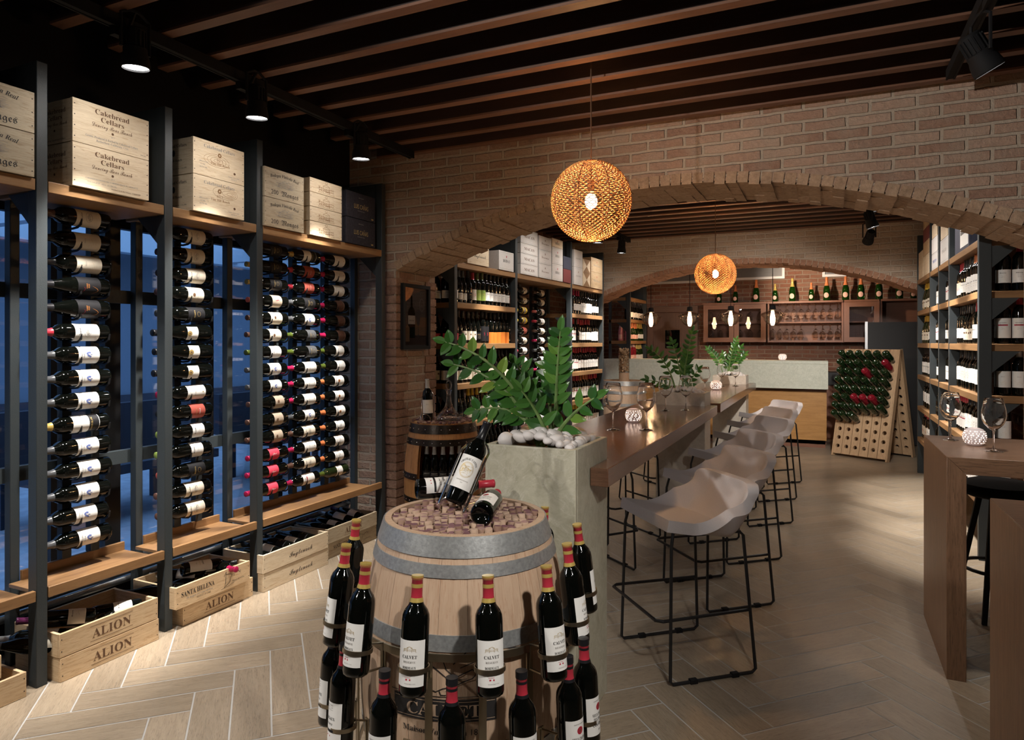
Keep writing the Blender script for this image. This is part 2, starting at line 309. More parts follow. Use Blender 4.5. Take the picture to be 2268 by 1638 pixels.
c=MB(); c.box(-3.9,3.5,-2.5,12.5,3.14,3.2,0,wall=True); ceil=struct('ceiling',c,'dark_soffit')
y=2.956-.27*18
while y<9.3:
    if not(4.38<y<5.02):
        xa,xb=(-3.15,3.18) if y<4.7 else (-3.38,1.44); s=MB(); s.box(xa,xb,y,y+.06,2.92,2.932,0); s.box(xa,xb,y,y+.06,2.932,3.14,1); s.build('slat',['slat_wood','slat_side_shade'],ceil)  # shade between slats is put into the near-black colour of their sides
    y+=.27
AX,AZ,AR=-.985,-2.37,4.9
def arcz(x): return AZ+math.sqrt(AR*AR-(x-AX)**2)
def archwall(name,y0,y1,xl,xr,mat,soff,seed,top=3.14):
    w=MB(); xs=[-3.05+4.13*i/48 for i in range(49)]
    for ya,flip in ((y0,0),(y1,1)):
        for i in range(48):
            a,b=xs[i],xs[i+1]; v=[(a,ya,arcz(a)),(b,ya,arcz(b)),(b,ya,top),(a,ya,top)]
            w.add(v,[(0,1,2,3) if not flip else (3,2,1,0)],0,[[(q[0],q[2]) for q in (v if not flip else v[::-1])]])
    for i in range(48):
        a,b=xs[i],xs[i+1]; w.add([(a,y0,arcz(a)),(a,y1,arcz(a)),(b,y1,arcz(b)),(b,y0,arcz(b))],[(0,1,2,3)],1)
    w.box(xl,-3.05,y0,y1,0,top,0,wall=True); w.box(1.08,xr,y0,y1,0,top,0,wall=True)
    o=struct(name,w,[mat,'mortar']); r=random.Random(seed); b=MB(); qn=MB()
    a0=math.atan2(arcz(-3.05)-AZ,-3.05-AX); a1=math.atan2(arcz(1.08)-AZ,1.08-AX); n=62
    for i in range(n):
        t0=a0+(a1-a0)*(i+.07)/n; t1=a0+(a1-a0)*(i+.93)/n
        ys=[y0-r.uniform(.004,.012)]+([y0+.12] if i%2 else [])
        q=ys[-1]+.24
        while q<y1-.06: ys.append(q); q+=.24
        ys.append(y1+r.uniform(.002,.01)); j=r.uniform(-.008,.008)
        for k in range(len(ys)-1):
            ri=AR-.014+j+r.uniform(-.004,.004); ro=AR+(.055 if True else 0)
            P=lambda t,rr,yy:(AX+rr*math.cos(t),yy,AZ+rr*math.sin(t))
            ya,yb=ys[k]+.003,ys[k+1]-.003; e=.002
            v=[P(t,rr,yy) for yy in(ya,yb) for t,rr in((t0,ro),(t0+e/AR,ri+e),(t0+.0012,ri),(t1-.0012,ri),(t1,ri+e),(t1,ro))]
            fs=[(0,1,2,3,4,5),(11,10,9,8,7,6)]+[(m,m+6,m+7,m+1) for m in range(5)]
            b.add(v,fs,0,rn=r.random())
    for k in range(30):
        z=.012+k*.069
        for ye,sg in ((y0,1),(y1,-1)):
            l=r.choice((.1,.16)); ya,yb=sorted((ye-sg*.006,ye+sg*l))
            if z+.057<2.07: qn.box(-3.2,-3.05+r.uniform(.004,.01),ya,yb,z,z+.057,0,rn=r.random())
    b.build('arch_bricks',soff,o); qn.build('corner_bricks','brick_quoin',o); return o
archwall('wall_arch_near',4.42,5.0,-3.75,3.3,'brick_warm','brick_soffit',3)
archwall('wall_arch_far',9.25,9.8,-3.6,2.2,'brick_pale','brick_soffit_red',5)
def wallbox(n,m,*b): w=MB(); w.box(*b,0,wall=True); return struct(n,w,m)
w=MB(); w.box(-3.75,-3.5,-2.2,4.42,2.22,3.14,0,wall=True); w.box(-3.72,-3.58,-2.2,4.42,0,.2,0,wall=True); w.box(-3.72,-3.6,-2.2,.3,.2,2.22,0,wall=True)
struct('wall_left',w,'dark_soffit')
wallbox('wall_front','brick_warm',-3.75,3.3,-2.4,-2.2,0,3.14); wallbox('wall_right','brick_warm',3.2,3.4,-2.2,4.42,0,3.14)
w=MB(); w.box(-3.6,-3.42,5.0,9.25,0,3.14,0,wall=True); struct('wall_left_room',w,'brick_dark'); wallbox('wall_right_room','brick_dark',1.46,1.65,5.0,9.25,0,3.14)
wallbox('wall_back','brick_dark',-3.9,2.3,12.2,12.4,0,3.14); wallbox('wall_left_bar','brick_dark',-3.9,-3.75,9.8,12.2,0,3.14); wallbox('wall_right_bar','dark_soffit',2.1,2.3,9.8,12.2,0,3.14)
# windows in the left wall, terrace outside
for k,(a,b) in enumerate(((.3,1.87),(1.87,2.49),(2.49,3.13),(3.13,4.42))):
    w=MB()
    for x in (a,b-.045): w.box(-3.66,-3.61,x,x+.045,.2,2.22)
    w.box(-3.66,-3.61,a+.045,b-.045,.2,.26); w.box(-3.66,-3.61,a+.045,b-.045,2.14,2.22)
    if k in (1,3): w.box(-3.655,-3.615,(a+b)/2-.02,(a+b)/2+.02,.26,2.14)
    o=struct('window_%d'%(k+1),w,'black_metal'); p=MB(); p.box(-3.638,-3.632,a+.045,b-.045,.26,2.14); p.build('pane','window_glass',o)
t=MB(); t.box(-12,-3.75,-6,14,-.12,-.06,0,wall=True); struct('terrace_floor',t,'paving')
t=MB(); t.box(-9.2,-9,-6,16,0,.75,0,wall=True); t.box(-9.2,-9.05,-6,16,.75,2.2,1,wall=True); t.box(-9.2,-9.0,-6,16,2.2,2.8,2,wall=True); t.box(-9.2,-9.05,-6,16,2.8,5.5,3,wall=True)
tag(t.build('building',['dark_facade','mid_facade','shade_facade','pale_facade']),'pale building with dark bands across the terrace outside the windows','building')
t=MB()
for k in range(5): t.box(-8.6,-4.6,-3+3.6*k,-2.86+3.6*k,2.75,2.95)
t.box(-8.7,-8.5,-6,14,2.7,3.0)
tag(t.build('pergola','pale_facade'),'pale pergola beams above the terrace outside the windows','pergola')
t=MB()
for y0 in (3.2,5.6): 
    t.box(-6.3,-5.5,y0,y0+1.7,.36,.44); t.box(-6.38,-6.28,y0,y0+1.7,.44,.9)
    for xx in (-6.25,-5.6): t.box(xx,xx+.06,y0+.1,y0+.16,-.06,.36); t.box(xx,xx+.06,y0+1.5,y0+1.56,-.06,.36)
tag(t.build('terrace_bench','dark_facade'),'dark low benches on the terrace outside the windows','bench')
# ================================================================ shelving units
BRK=[(0,0),(.15,0),(0,.16)]
def shelving(name,label,loc,rz,d,posts,bposts,shelves,ledge=None,rails=(),ptop=2.72,pw=.047,pd=.06,ends=None,group=None):
    o=thing(name,label,'shelving',loc,rz,group)
    X=lambda v0,v1:sorted((d*v0,d*v1))
    for u in posts:
        m=MB(); m.box(*X(0,pd),u,u+pw,0,ptop); m.build('post','steel',o,bevel=.003)
        p=MB(); p.box(*X(pd,.38),u+.006,u+pw-.006,2.206,ptop,0)
        p.build('divider_plate','steel',o)
        for (z,segs) in shelves: p=MB(); p.prism([(pd,z-.05),(pd+.16,z-.05),(pd,z-.2)],u+.008,u+pw-.008,0,lambda a,b,h:(d*a,h,b)); p.build('bracket','steel',o)
    for u in bposts: m=MB(); m.box(*X(.32,.365),u,u+.042,0,2.72); m.build('back_post','steel',o,bevel=.003)
    for z,segs in shelves:
        for a,b in segs: m=MB(); m.box(*X(.0,.375),a,b,z-.05,z); m.build('shelf','shelf_oak',o,bevel=.003)
    for z,a,b in rails: m=MB(); m.box(*X(.37,.41),a,b,z-.035,z+.035); m.build('rail','steel',o)
    if ledge:
        for a,b in ledge:
            m=MB(); m.box(*X(-.004,.018),a,b,.378,.424); m.box(*X(.02,.30),a+.003,b-.003,.375,.392); m.box(*X(.30,.318),a+.06,b-.003,.378,.435)
            m.build('ledge','shelf_oak',o,bevel=.002)
    return o
PA,PB,PC,PD=1.792,2.419,3.044,4.303
L1=shelving('wine_shelving','black steel shelving with oak shelf against the windows','' or (-3.1,0,0),0,-1,(PA-.62,PA,PB,PC,PD),(1.235,1.862,2.49,3.113,4.385),
  [(2.206,[(1.24,PA-.004),(PA+.05,PB-.004),(PB+.05,PC-.004),(PC+.05,PD-.002)])],
  [(1.24,PA-.004),(PA+.05,PB-.004),(PB+.05,PC-.004),(PC+.05,PD-.004)],[(1.745,.6,4.38),(.876,.6,4.38)])
# low pipe and skirting behind the floor crates
m=MB(); m.tube([(-3.5,.4,.3),(-3.5,4.4,.3)],.035,10); m.tube([(-3.5,.4,.2),(-3.5,4.4,.2)],.02,10); o=m.build('trim_1','brushed_steel'); o['kind']='structure'
# ================================================================ bottles
PROF={
'bord':[(0,.018),(.02,.012),(.031,.0),(.0363,.003),(.0375,.011),(.0375,.19),(.0362,.203),(.031,.216),(.0215,.228),(.0162,.241),(.0148,.25),(.0142,.294),(.0156,.295),(.0156,.302),(.014,.303),(0,.3032)],
'burg':[(0,.018),(.02,.012),(.034,.0),(.0395,.003),(.041,.011),(.041,.135),(.0395,.155),(.034,.18),(.026,.207),(.0192,.232),(.0158,.252),(.0146,.28),(.0142,.292),(.0156,.293),(.0156,.300),(.014,.301),(0,.3012)],
'champ':[(0,.02),(.022,.013),(.036,.0),(.0425,.004),(.044,.012),(.044,.14),(.042,.16),(.036,.185),(.027,.215),(.0195,.245),(.0165,.268),(.016,.285),(.0185,.288),(.0185,.296),(.016,.3),(.0165,.318),(.013,.323),(0,.3235)]}
def prof_r(sh,z):
    p=[q for q in PROF[sh] if q[0]>.0]
    for a,b in zip(p,p[1:]):
        if a[1]<=z<=b[1] and b[1]>a[1]: return a[0]+(b[0]-a[0])*(z-a[1])/(b[1]-a[1])
    return p[-1][0]
CAP={'bord':.236,'burg':.236,'champ':.205}; BODYR={'bord':.0375,'burg':.041,'champ':.044}
# label designs: F(lat) draws in metres, x centred, y measured from the middle of the label; slots are ink materials
INK=['ink','ink_brown','ink_grey','ink_blue','ink_red','ink_gold','ink_white','ink_copper','paper_black','paper_white']
K={n:i+1 for i,n in enumerate(INK)}
def D_jordan(F): F.text('Jordan',0,.034,.010,K['ink'],'script',.036); F.ring(0,0,.022,.014,.0012,K['ink_grey']); castle(F,0,0,.03,.018,K['ink_grey'],1,.0012); scribble(F,0,-.004,.03,.016,16,K['ink_grey'],.0009); [F.rect(-.02,.02,y,y+.0009,K['ink_grey']) for y in(-.026,-.031,-.036)]
def D_tree(F): F.text('Caudalie',0,.034,.008,K['ink_grey'],'script',.036); F.text('Collar',.0,.023,.007,K['ink_grey'],'script',.024); [F.ell(.009*math.cos(a*1.1),.002+.007*math.sin(a*1.7),.0045,.004,K['ink_blue'],1,7) for a in range(7)]; F.rect(-.0012,.0012,-.013,-.004,K['ink_blue']); [F.rect(-.014,.014,y,y+.0007,K['ink_grey']) for y in(-.03,-.034)]
def D_plain(F): F.text('DUCA',0,.016,.005,K['ink_grey'],'serif',.02); scribble(F,0,-.022,.04,.02,7,K['ink_gold'],.0006,3)
def D_swoosh(F): F.text('TORRO',0,.012,.006,K['ink_copper'],'ital',.022); F.text('ROJO',0,.004,.006,K['ink_copper'],'ital',.018); F.line([(-.036+.004*i,-.012-.026*math.sin(i*.35)) for i in range(10)],[.0003,.001,.0016,.002,.0022,.0022,.002,.0016,.001,.0003],K['ink_copper']); F.line([(-.03+.003*i,.03-.01*math.sin(i*.3)) for i in range(9)],.0009,K['ink_red'])
def D_half(F): F.rect(-.05,.05,-.055,-.012,K['paper_black'],1,10); F.text('CANON BLANC',0,-.022,.008,K['ink_gold'],'serif',.06,lay=2); [F.rect(-.02,.02,y,y+.0012,K['ink_gold'],2) for y in(-.032,-.037)]
def D_crest(F): castle(F,0,.012,.02,.02,K['ink_brown']); F.ell(0,.012,.009,.008,K['ink_brown']); scribble(F,0,-.02,.05,.02,8,K['ink_brown'],.0006,5)
def D_medal(F): F.ell(0,.018,.013,.013,K['ink_gold']); F.ring(0,.018,.009,.009,.001,K['ink_brown'],2); F.ell(0,.018,.004,.005,K['ink_brown'],2); F.text('f',.018,-.012,.009,K['ink_grey'],'ital')
def D_dot(F): F.text('DANA',0,.008,.006,K['ink_grey'],'serif',.026); F.ell(.004,-.037,.0032,.0032,K['ink_gold']); scribble(F,-.0,.036,.05,.014,10,K['ink_grey'],.0008,9)
def D_lines(F): F.text('Reserva',0,.02,.007,K['ink'],'ital',.034); scribble(F,0,-.002,.04,.018,6,K['ink_grey'],.0008,2); [F.rect(-.018,.018,y,y+.0008,K['ink_grey']) for y in(-.024,-.029)]
def D_dark(F): F.text('RESERVA',0,.012,.007,K['ink_gold'],'serif',.04); F.ring(0,-.012,.012,.009,.001,K['ink_gold']); [F.rect(-.02,.02,y,y+.0007,K['ink_grey']) for y in(.03,-.03)]
def D_redx(F): F.line([(-.012,-.004),(.012,.02)],.003,K['ink_copper']); F.line([(-.012,.02),(.012,-.004)],.003,K['ink_red']); F.rect(-.03,.03,-.032,-.03,K['ink_grey'],1,8)
def D_emblem(F): F.text('CHATEAU',0,.034,.008,K['ink'],'gothic',.05); F.ell(0,.006,.011,.011,K['ink_copper']); F.ell(0,.006,.005,.006,K['ink_brown'],2); F.line([(-.016,-.01),(0,-.024),(.016,-.01)],.0014,K['ink_brown']); [F.rect(-.02,.02,y,y+.0008,K['ink_grey']) for y in(-.034,-.038)]
def D_rust(F): F.text('PRIORAT',0,.01,.005,K['ink_gold'],'sans',.034); F.text('PRIVADO',0,-.01,.006,K['ink_white'],'sans',.03)
def D_pink(F): F.line([(-.006,.016),(-.002,.006),(-.001,-.008),(.002,-.016)],.0022,K['ink_white']); F.line([(0,.012),(.006,.006),(0,.0)],.0016,K['ink_white']); [F.rect(-.022,.022,y,y+.0007,K['ink_brown']) for y in(-.026,)]
def D_blank(F): pass
def D_oval(F): F.ell(0,0,.024,.03,0)
def D_redtext(F): F.rect(-.026,.026,.014,.022,K['ink_red'],1,8); F.text('GRAN RESERVA',0,.032,.005,K['ink'],'serif',.04); D_lines(F)
def D_stripe(F): F.rect(-.05,.05,-.008,.008,K['ink_blue'],1,12); F.rect(-.05,.05,.02,.026,K['ink_white'],1,12)
def D_white2(F): F.text('Vega',0,.014,.010,K['ink'],'ital',.034); F.rect(-.02,.02,-.006,-.005,K['ink_gold'],1,5); scribble(F,0,-.024,.03,.01,4,K['ink_grey'],.0008,6)
def D_roots(F): F.text('NINTH BLOCK',0,.02,.004,K['ink_grey'],'sans',.03); scribble(F,0,-.01,.05,.05,30,K['ink_grey'],.0007,8)
def D_flame(F): F.line([(-.004,-.02),(.004,-.006),(-.002,.006),(.003,.018)],[.001,.006,.005,.0005],K['ink_red'])
# style: shape, glass, foil, paper, label z0,z1,half angle, design
ST={'jordan':('bord','wine_glass_dark','brown','cream',.052,.158,84,D_jordan),'jordan_red':('bord','wine_glass_dark','red','white',.052,.158,84,D_jordan),'jordan_orange':('bord','wine_glass_dark','burnt','white',.06,.15,80,D_jordan),
'plainlab':('bord','wine_glass_dark','black','cream',.05,.16,84,D_plain),'swoosh':('burg','wine_glass_dark','black','black',.05,.15,84,D_swoosh),'tree':('bord','wine_glass_dark','grey','white',.058,.15,84,D_tree),
'half':('bord','wine_glass_dark','gold','white',.05,.165,84,D_half),'crest':('bord','wine_glass_dark','brown','cream',.055,.15,84,D_crest),'gilt':('bord','wine_glass_dark','grey','black',.05,.15,84,D_dark),
'medal':('burg','wine_glass_dark','black','white',.085,.145,48,D_medal),'dot':('bord','wine_glass_dark','magenta','white',.05,.158,84,D_dot),'redlab':('bord','wine_glass_dark','black','rust',.055,.14,84,D_rust),
'greencap':('bord','wine_glass_dark','green','white',.058,.13,84,D_lines),'blackpink':('bord','wine_glass_dark','rust','black',.055,.155,84,D_dark),'darklab':('bord','wine_glass_dark','gold','black',.055,.15,84,D_dark),
'greylab':('bord','wine_glass_dark','rust','tan',.06,.14,84,D_flame),'burgtan':('burg','wine_glass_dark','brown','tan',.045,.12,84,D_crest),'pinklab':('bord','wine_glass_dark','magenta','pinkred',.08,.16,84,D_pink),
'rustlab':('bord','wine_glass_dark','red','rust',.06,.15,84,D_rust),'slate':('bord','wine_glass_dark','lime','grey',.04,.12,84,D_dark),'redx':('bord','wine_glass_dark','magenta','brown',.05,.13,84,D_redx),
'limecap':('bord','wine_glass_dark','lime','white',.055,.14,84,D_lines),'emblem':('bord','wine_glass_dark','burnt','white',.055,.15,84,D_emblem),'redtext':('bord','wine_glass_dark','magenta','white',.055,.16,84,D_redtext),
'lowwhite':('bord','bottle_clear_dark','lime','white',.07,.13,70,D_lines),
# shelf styles
's_white':('bord','wine_glass_dark','black','white',.045,.125,80,D_lines),'s_white_red':('bord','wine_glass_dark','red','white',.04,.14,80,D_white2),'s_white_blk':('bord','wine_glass_dark','black','white',.03,.15,80,D_white2),'s_purple':('bord','wine_glass_dark','purple','white',.04,.11,80,D_lines),
's_brown':('burg','wine_glass_dark','grey','cream',.03,.09,80,D_lines),'s_pict':('bord','wine_glass_dark','red','cream',.04,.14,80,D_flame),'s_green':('bord','wine_glass_dark','lime','green',.04,.14,80,D_dark),'s_orange':('bord','wine_glass_dark','black','orange',.0,.11,88,D_blank),
's_blackred':('bord','wine_glass_dark','black','black',.02,.16,84,D_flame),'s_burg':('burg','wine_glass_dark','black','cream',.03,.115,84,D_crest),'s_burgred':('burg','wine_glass_dark','black','pinkred',.03,.09,60,D_pink),'s_yellow':('burg','bottle_clear_dark','yellow','cream',.035,.12,84,D_crest),
's_dark':('burg','wine_glass_dark','black','black',.04,.1,70,D_dark),'s_redcap':('bord','wine_glass_dark','red','white',.035,.155,84,D_redtext),'s_copper':('bord','wine_glass_dark','burnt','white',.03,.15,84,D_white2),'s_roots':('bord','wine_glass_dark','black','white',.06,.17,88,D_roots),'s_mag':('bord','wine_glass_dark','magenta','white',.05,.13,84,D_lines),
's_silver':('bord','wine_glass_dark','silver','white',.05,.15,80,D_plain),'stripe':('bord','wine_glass_dark','yellow','yellow',.05,.16,84,D_stripe),'rose':('bord','bottle_rose','pink','pink',.04,.11,80,D_lines),
'rid':('champ','bottle_deep_green','black','cream',.02,.085,60,D_blank),'rid_pink':('champ','bottle_rose','pink','pink',.02,.085,60,D_blank),'ch_gold':('champ','bottle_green','gold','white',.04,.11,60,D_blank),'ch_pink':('champ','bottle_green','burnt','pink',.03,.1,60,D_blank),'ch_rose':('champ','bottle_pink','pink','pink',.03,.1,40,D_blank),'ch_black':('champ','wine_glass_dark','black','white',.04,.12,60,D_blank)}
MC={}
def body_mesh(sh,glass):
    k=('b',sh,glass)
    if k not in MC: m=MB(); m.lathe(PROF[sh],20); MC[k]=m.mesh('wine_bottle',glass,60)
    return MC[k]
def cap_mesh(sh,foil,bands=None):
    k=('c',sh,foil,bands)
    if k not in MC:
        m=MB(); z0=CAP[sh]; p=[(prof_r(sh,z0)+.0006,z0)]
        for r,z in PROF[sh]:
            if z>z0 and r>0: p.append((r+.0006,z+.0003))
        p.append((0,p[-1][1]+.0008)); m.lathe(p,16)
        if bands:
            for za,zb in bands:
                m.lathe([(prof_r(sh,za)+.0012,za),(prof_r(sh,zb)+.0012,zb)],16,1)
            m.lathe([(.0166,.2995),(.0166,.3045),(0,.3048)],16,1)
        MC[k]=m.mesh('capsule',['foil_'+foil,'foil_gold'],60)
    return MC[k]
def wraplabel(m,Rr,z0,z1,half,F,arch=0):
    n=10; a=R(half); vs=[];fs=[]
    oval=F and any(p[2]==0 for p in F.p)
    if not oval:
        for i in range(n+1):
            t=-a+2*a*i/n; e=arch*(1-(2*i/n-1)**2)
            vs+=[(Rr*math.cos(t),Rr*math.sin(t),z0),(Rr*math.cos(t),Rr*math.sin(t),z1-arch+e)]
        fs=[(2*i,2*i+2,2*i+3,2*i+1) for i in range(n)]; m.add(vs,fs,0)
    zc=(z0+z1)/2
    if F: F.to(m,lambda x,y,l:((Rr+l)*math.cos(x/Rr),(Rr+l)*math.sin(x/Rr),zc+y),.00035)
def label_mesh(st):
    k=('l',st)
    if k not in MC:
        sh,gl,fo,pa,z0,z1,ha,dr=ST[st]; F=Flat(); dr(F); m=MB(); wraplabel(m,BODYR[sh]+.0006,z0,z1,ha,F); MC[k]=m.mesh('label',['paper_'+pa]+INK,60)
    return MC[k]
STUFF=[]
def bottle(st,label,loc,rot=(0,0,0),group=None,sc=1,parts=True,cat='wine bottle'):
    sh,gl,fo,pa,z0,z1,ha,dr=ST[st]; o=put('champagne_bottle' if sh=='champ' else 'wine_bottle',body_mesh(sh,gl)); tag(o,label,cat,group)
    o.location=loc; o.rotation_euler=rot; o.scale=(sc,)*3
    if parts: put('label',label_mesh(st),o); put('capsule',cap_mesh(sh,fo),o)
    return o
DESC={'jordan':'cream label','jordan_red':'white label and red neck','jordan_orange':'white label and orange neck','plainlab':'plain cream label','swoosh':'black label with orange curve','tree':'white label with blue tree','half':'half white half black label','crest':'cream crest label','gilt':'black gilt label','medal':'white label with gold medal','dot':'white label and magenta neck','redlab':'red label','greencap':'white label and green neck','blackpink':'black label and pink neck','darklab':'dark label','greylab':'tan label','burgtan':'sloping shoulders and tan label','pinklab':'bright pink label','rustlab':'rust red label','slate':'slate grey label','redx':'dark label with red cross','limecap':'white label and lime neck','emblem':'emblem label and orange neck','redtext':'white label with red band','lowwhite':'small white label'}
E=lambda d,x=(1,0,0),roll=0:None
def along(ax,face,roll=0):
    z=Vector(ax).normalized(); x=Vector(face); x=(x-z*x.dot(z)).normalized(); y=z.cross(x); M=Matrix((x,y,z)).transposed()
    return (M@Matrix.Rotation(roll,3,'Z')).to_euler()
COLS=[('leftmost',2.258,['jordan','plainlab','plainlab','swoosh','swoosh','jordan_red','tree','tree','tree','half','tree','tree','tree','tree','tree'],(2.085,2.227)),
('second',2.885,['jordan','jordan','jordan','crest','gilt','medal','medal','medal','dot','redlab','greencap','greencap','blackpink','jordan','jordan'],(2.715,2.86)),
('third',3.505,['darklab','darklab','darklab','greylab','crest','crest','limecap','tree','tree','burgtan','burgtan','burgtan','pinklab','pinklab','pinklab'],(3.335,3.486)),
('fourth',3.828,['half','rustlab','rustlab','gilt','tree','slate','slate','dot','dot','dot','tree','jordan','dot','jordan','redtext'],(3.665,3.80)),
('fifth',4.15,['dot','dot','dot','redx','redx','redx','limecap','limecap','emblem','emblem','emblem','jordan_orange','jordan_orange','jordan_orange','lowwhite'],(4.0,4.125))]
def peg(m,x,y,z,d=1):
    m.tube([(x,y,z-.052),(x+d*.045,y,z-.056),(x+d*.085,y,z-.052),(x+d*.108,y,z-.04),(x+d*.113,y,z-.012)],.0058,6)
for ci,(cn,yb,sts,rl) in enumerate(COLS):
    o=thing('bottle_rack','black steel bottle rack holding the %s column of bottles by the window'%cn,'bottle rack',(-3.4,yb,0))
    for y in rl: m=MB(); m.box(-.04,0,y-yb,y-yb+.045,.43,2.17); m.build('rail','steel',o)
    for i,st in enumerate(sts):
        z=2.112-.1118*i
        for y in rl: m=MB(); peg(m,0,y-yb+.022,z); m.build('peg','black_metal',o)
        sc=1.13 if ci<2 else 1.08
        if st=='medal': sc*=1.06
        r_=BODYR[ST[st][0]]*sc; y0=yb+rng.uniform(-.008,.008)
        bottle(st,'%s bottle from the top in the %s wall rack column, %s'%(ORD[i],cn,DESC[st]),(-3.4+.075,y0,z-.048+r_),along((0,-1,rng.uniform(-.012,.012)),(1,0,0),rng.uniform(-.12,.12)),None,sc)
# ================================================================ lamps
def spot(label,loc,d,tz,txy,power,col=COOL,ang=90,blend=.9,group=None,r=.058,lit=True,spill=0,beam=None):
    o=thing('track_spotlight',label,'spotlight',loc,0,group); d=Vector(d).normalized()
    M=d.to_track_quat('-Z','Y').to_matrix().to_4x4()
    m=MB(); m.lathe([(0,.165),(.036,.165),(.042,.158),(.042,.085),(.048,.08),(.048,.062),(r*.92,.045),(r,.012),(r,0),(r*.93,-.004),(r*.9,.008)],24,0,M)
    for k in range(16):
        a=2*PI*k/16; m.box(.040,.047,-.002,.002,.085,.15,0,M@Matrix.Rotation(a,4,'Z'))
    m.build('can','matte_black',o)
    m=MB(); m.lathe([(0,.004),(r*.9,.004)],24,0,M); m.build('lens','spot_emit' if lit else 'chrome',o)
    m=MB(); top=Vector((txy[0]-loc[0],txy[1]-loc[1],tz-loc[2])); side=Vector((-d.y,d.x,0)); side=side.normalized() if side.length>.1 else Vector((0,1,0))
    p=M@Vector((0,0,.07)); h=Vector((0,0,max(.17,top.z*.62)))
    m.tube([p+side*.066,p+side*.066+h*.85,p+side*.02+h,p-side*.02+h,p-side*.066+h*.85,p-side*.066],.007,6); m.build('yoke','matte_black',o)
    m=MB(); q=p+h; m.tube([q,Vector((top.x,top.y,top.z-.03))],.008,6); m.box(top.x-.018,top.x+.018,top.y-.06,top.y+.06,top.z-.04,top.z); m.build('track_adapter','matte_black',o)
    if lit: lamp('SPOT','spot_light',M@Vector((0,0,-.012)),power,col,.055,beam or d,ang,blend,o)
    if spill: lamp('SPOT','spill_light',M@Vector((0,0,-.014)),spill,col,.04,((beam or d)[0]*1.6,0,-1),165,1,o)
    return o
def track(label,x,y0,y1,z=2.885):
    m=MB(); m.box(x-.02,x+.02,y0,y1,z-.02,z+.03); m.box(x-.021,x-.012,y0,y1,z-.024,z-.019); m.box(x+.012,x+.021,y0,y1,z-.024,z-.019); tag(m.build('lighting_track','matte_black'),label,'lighting track')
track('black ceiling track above the tall shelving by the windows',-2.79,-1.8,4.25); track('black ceiling track at the upper right corner of the room',.585,-1.8,4.15)
track('black ceiling track above the wine wall beyond the arch',-2.45,5.1,9.1); track('black ceiling track near the right-hand shelves beyond the arch',.45,5.1,9.0)
G='track spotlights over the window shelving'
spot('nearest lit track spotlight, above the leftmost crate stacks',(-2.72,1.98,2.69),(-.04,.06,-1),2.865,(-2.79,1.98),300,COOL,46,.65,G,spill=9,beam=(-.32,0,-1))
spot('lit track spotlight, second along the track over the window shelving',(-2.72,2.67,2.68),(-.04,.06,-1),2.865,(-2.79,2.67),300,COOL,46,.65,G,spill=9,beam=(-.32,0,-1))
spot('farthest lit track spotlight, just before the near brick arch wall',(-2.72,3.55,2.68),(-.04,.06,-1),2.865,(-2.79,3.55),330,COOL,50,.65,G,spill=9,beam=(-.32,0,-1))
spot('added out-of-frame spotlight at the camera end of the window track',(-2.72,1.1,2.69),(.12,.25,-1),2.865,(-2.79,1.1),190,COOL,85,1)  # added fixture out of view, brightens the foreground floor
spot('added unseen fill spotlight behind the camera on the window track',(-2.72,-.2,2.69),(.35,.75,-1),2.865,(-2.79,-.2),170,COOL,80,1)  # unseen lamp added as fill for floor and cask
spot('lit track spotlight tilted towards the right, top right corner',(.60,3.3,2.60),(.47,.17,-.85),2.865,(.585,3.2),90,COOL,100,1)
spot('added unseen fill spotlight on the window track behind the camera, aimed at the arch',(-2.72,-1.1,2.66),(3.5,5.5,-.25),2.865,(-2.79,-1.1),560,COOL,52,1)  # unseen lamp added to brighten the right of the arch wall
spot('added unseen fill spotlight on the right track aimed at the cask display',(.60,.7,2.66),(-1.25,1.0,-1.75),2.865,(.585,.7),230,COOL,44,1)  # added lamp outside the view, fills the cask front
spot('added unseen fill spotlight on the right track, aimed at the bar stools',(.60,.05,2.64),(-.95,3.2,-1.9),2.865,(.585,.05),90,COOL,40,1)  # added lamp outside the view, fills stools and table
G='track spotlights over the wine wall beyond the arch'
for k,(y,w) in enumerate(((5.75,'nearest'),(6.6,'middle'),(7.6,'third'),(8.6,'farthest'))):
    spot('%s lit track spotlight above the crates beyond the near arch'%w,(-2.42,y,2.66),(-.05,.03,-1),2.865,(-2.45,y),300,COOL,50,.65,G,spill=14,beam=(-.27,0,-1))
for k,(y,w) in enumerate(((5.6,'nearest'),(6.6,'second'),(7.6,'third'))):
    spot('%s track spotlight before the right-hand shelves beyond the arch'%w,(.42,y,2.64),(.30,.05,-1),2.865,(.45,y),300,COOL,52,.65,'track spotlights before the right-hand shelves',spill=25)
spot('black track spotlight hanging near the far arch, lens turned away',(.42,8.55,2.62),(-.25,1.0,-.75),2.865,(.45,8.5),0,COOL,90,1,lit=False)
spot('track spotlight near the right-hand shelves, aimed at the riddling rack',(.40,6.1,2.64),(-.05,1,-.42),2.865,(.45,6.1),200,COOL,50,1)
spot('track spotlight near the right-hand shelves, aimed at the bar front',(.40,5.3,2.64),(-.30,1,-.36),2.865,(.45,5.3),480,COOL,50,1)
spot('black spotlight under the far arch lighting the wall above the bar',(-.75,10.6,2.70),(.42,1,-.25),3.12,(-.75,10.6),200,WARM,80,1)
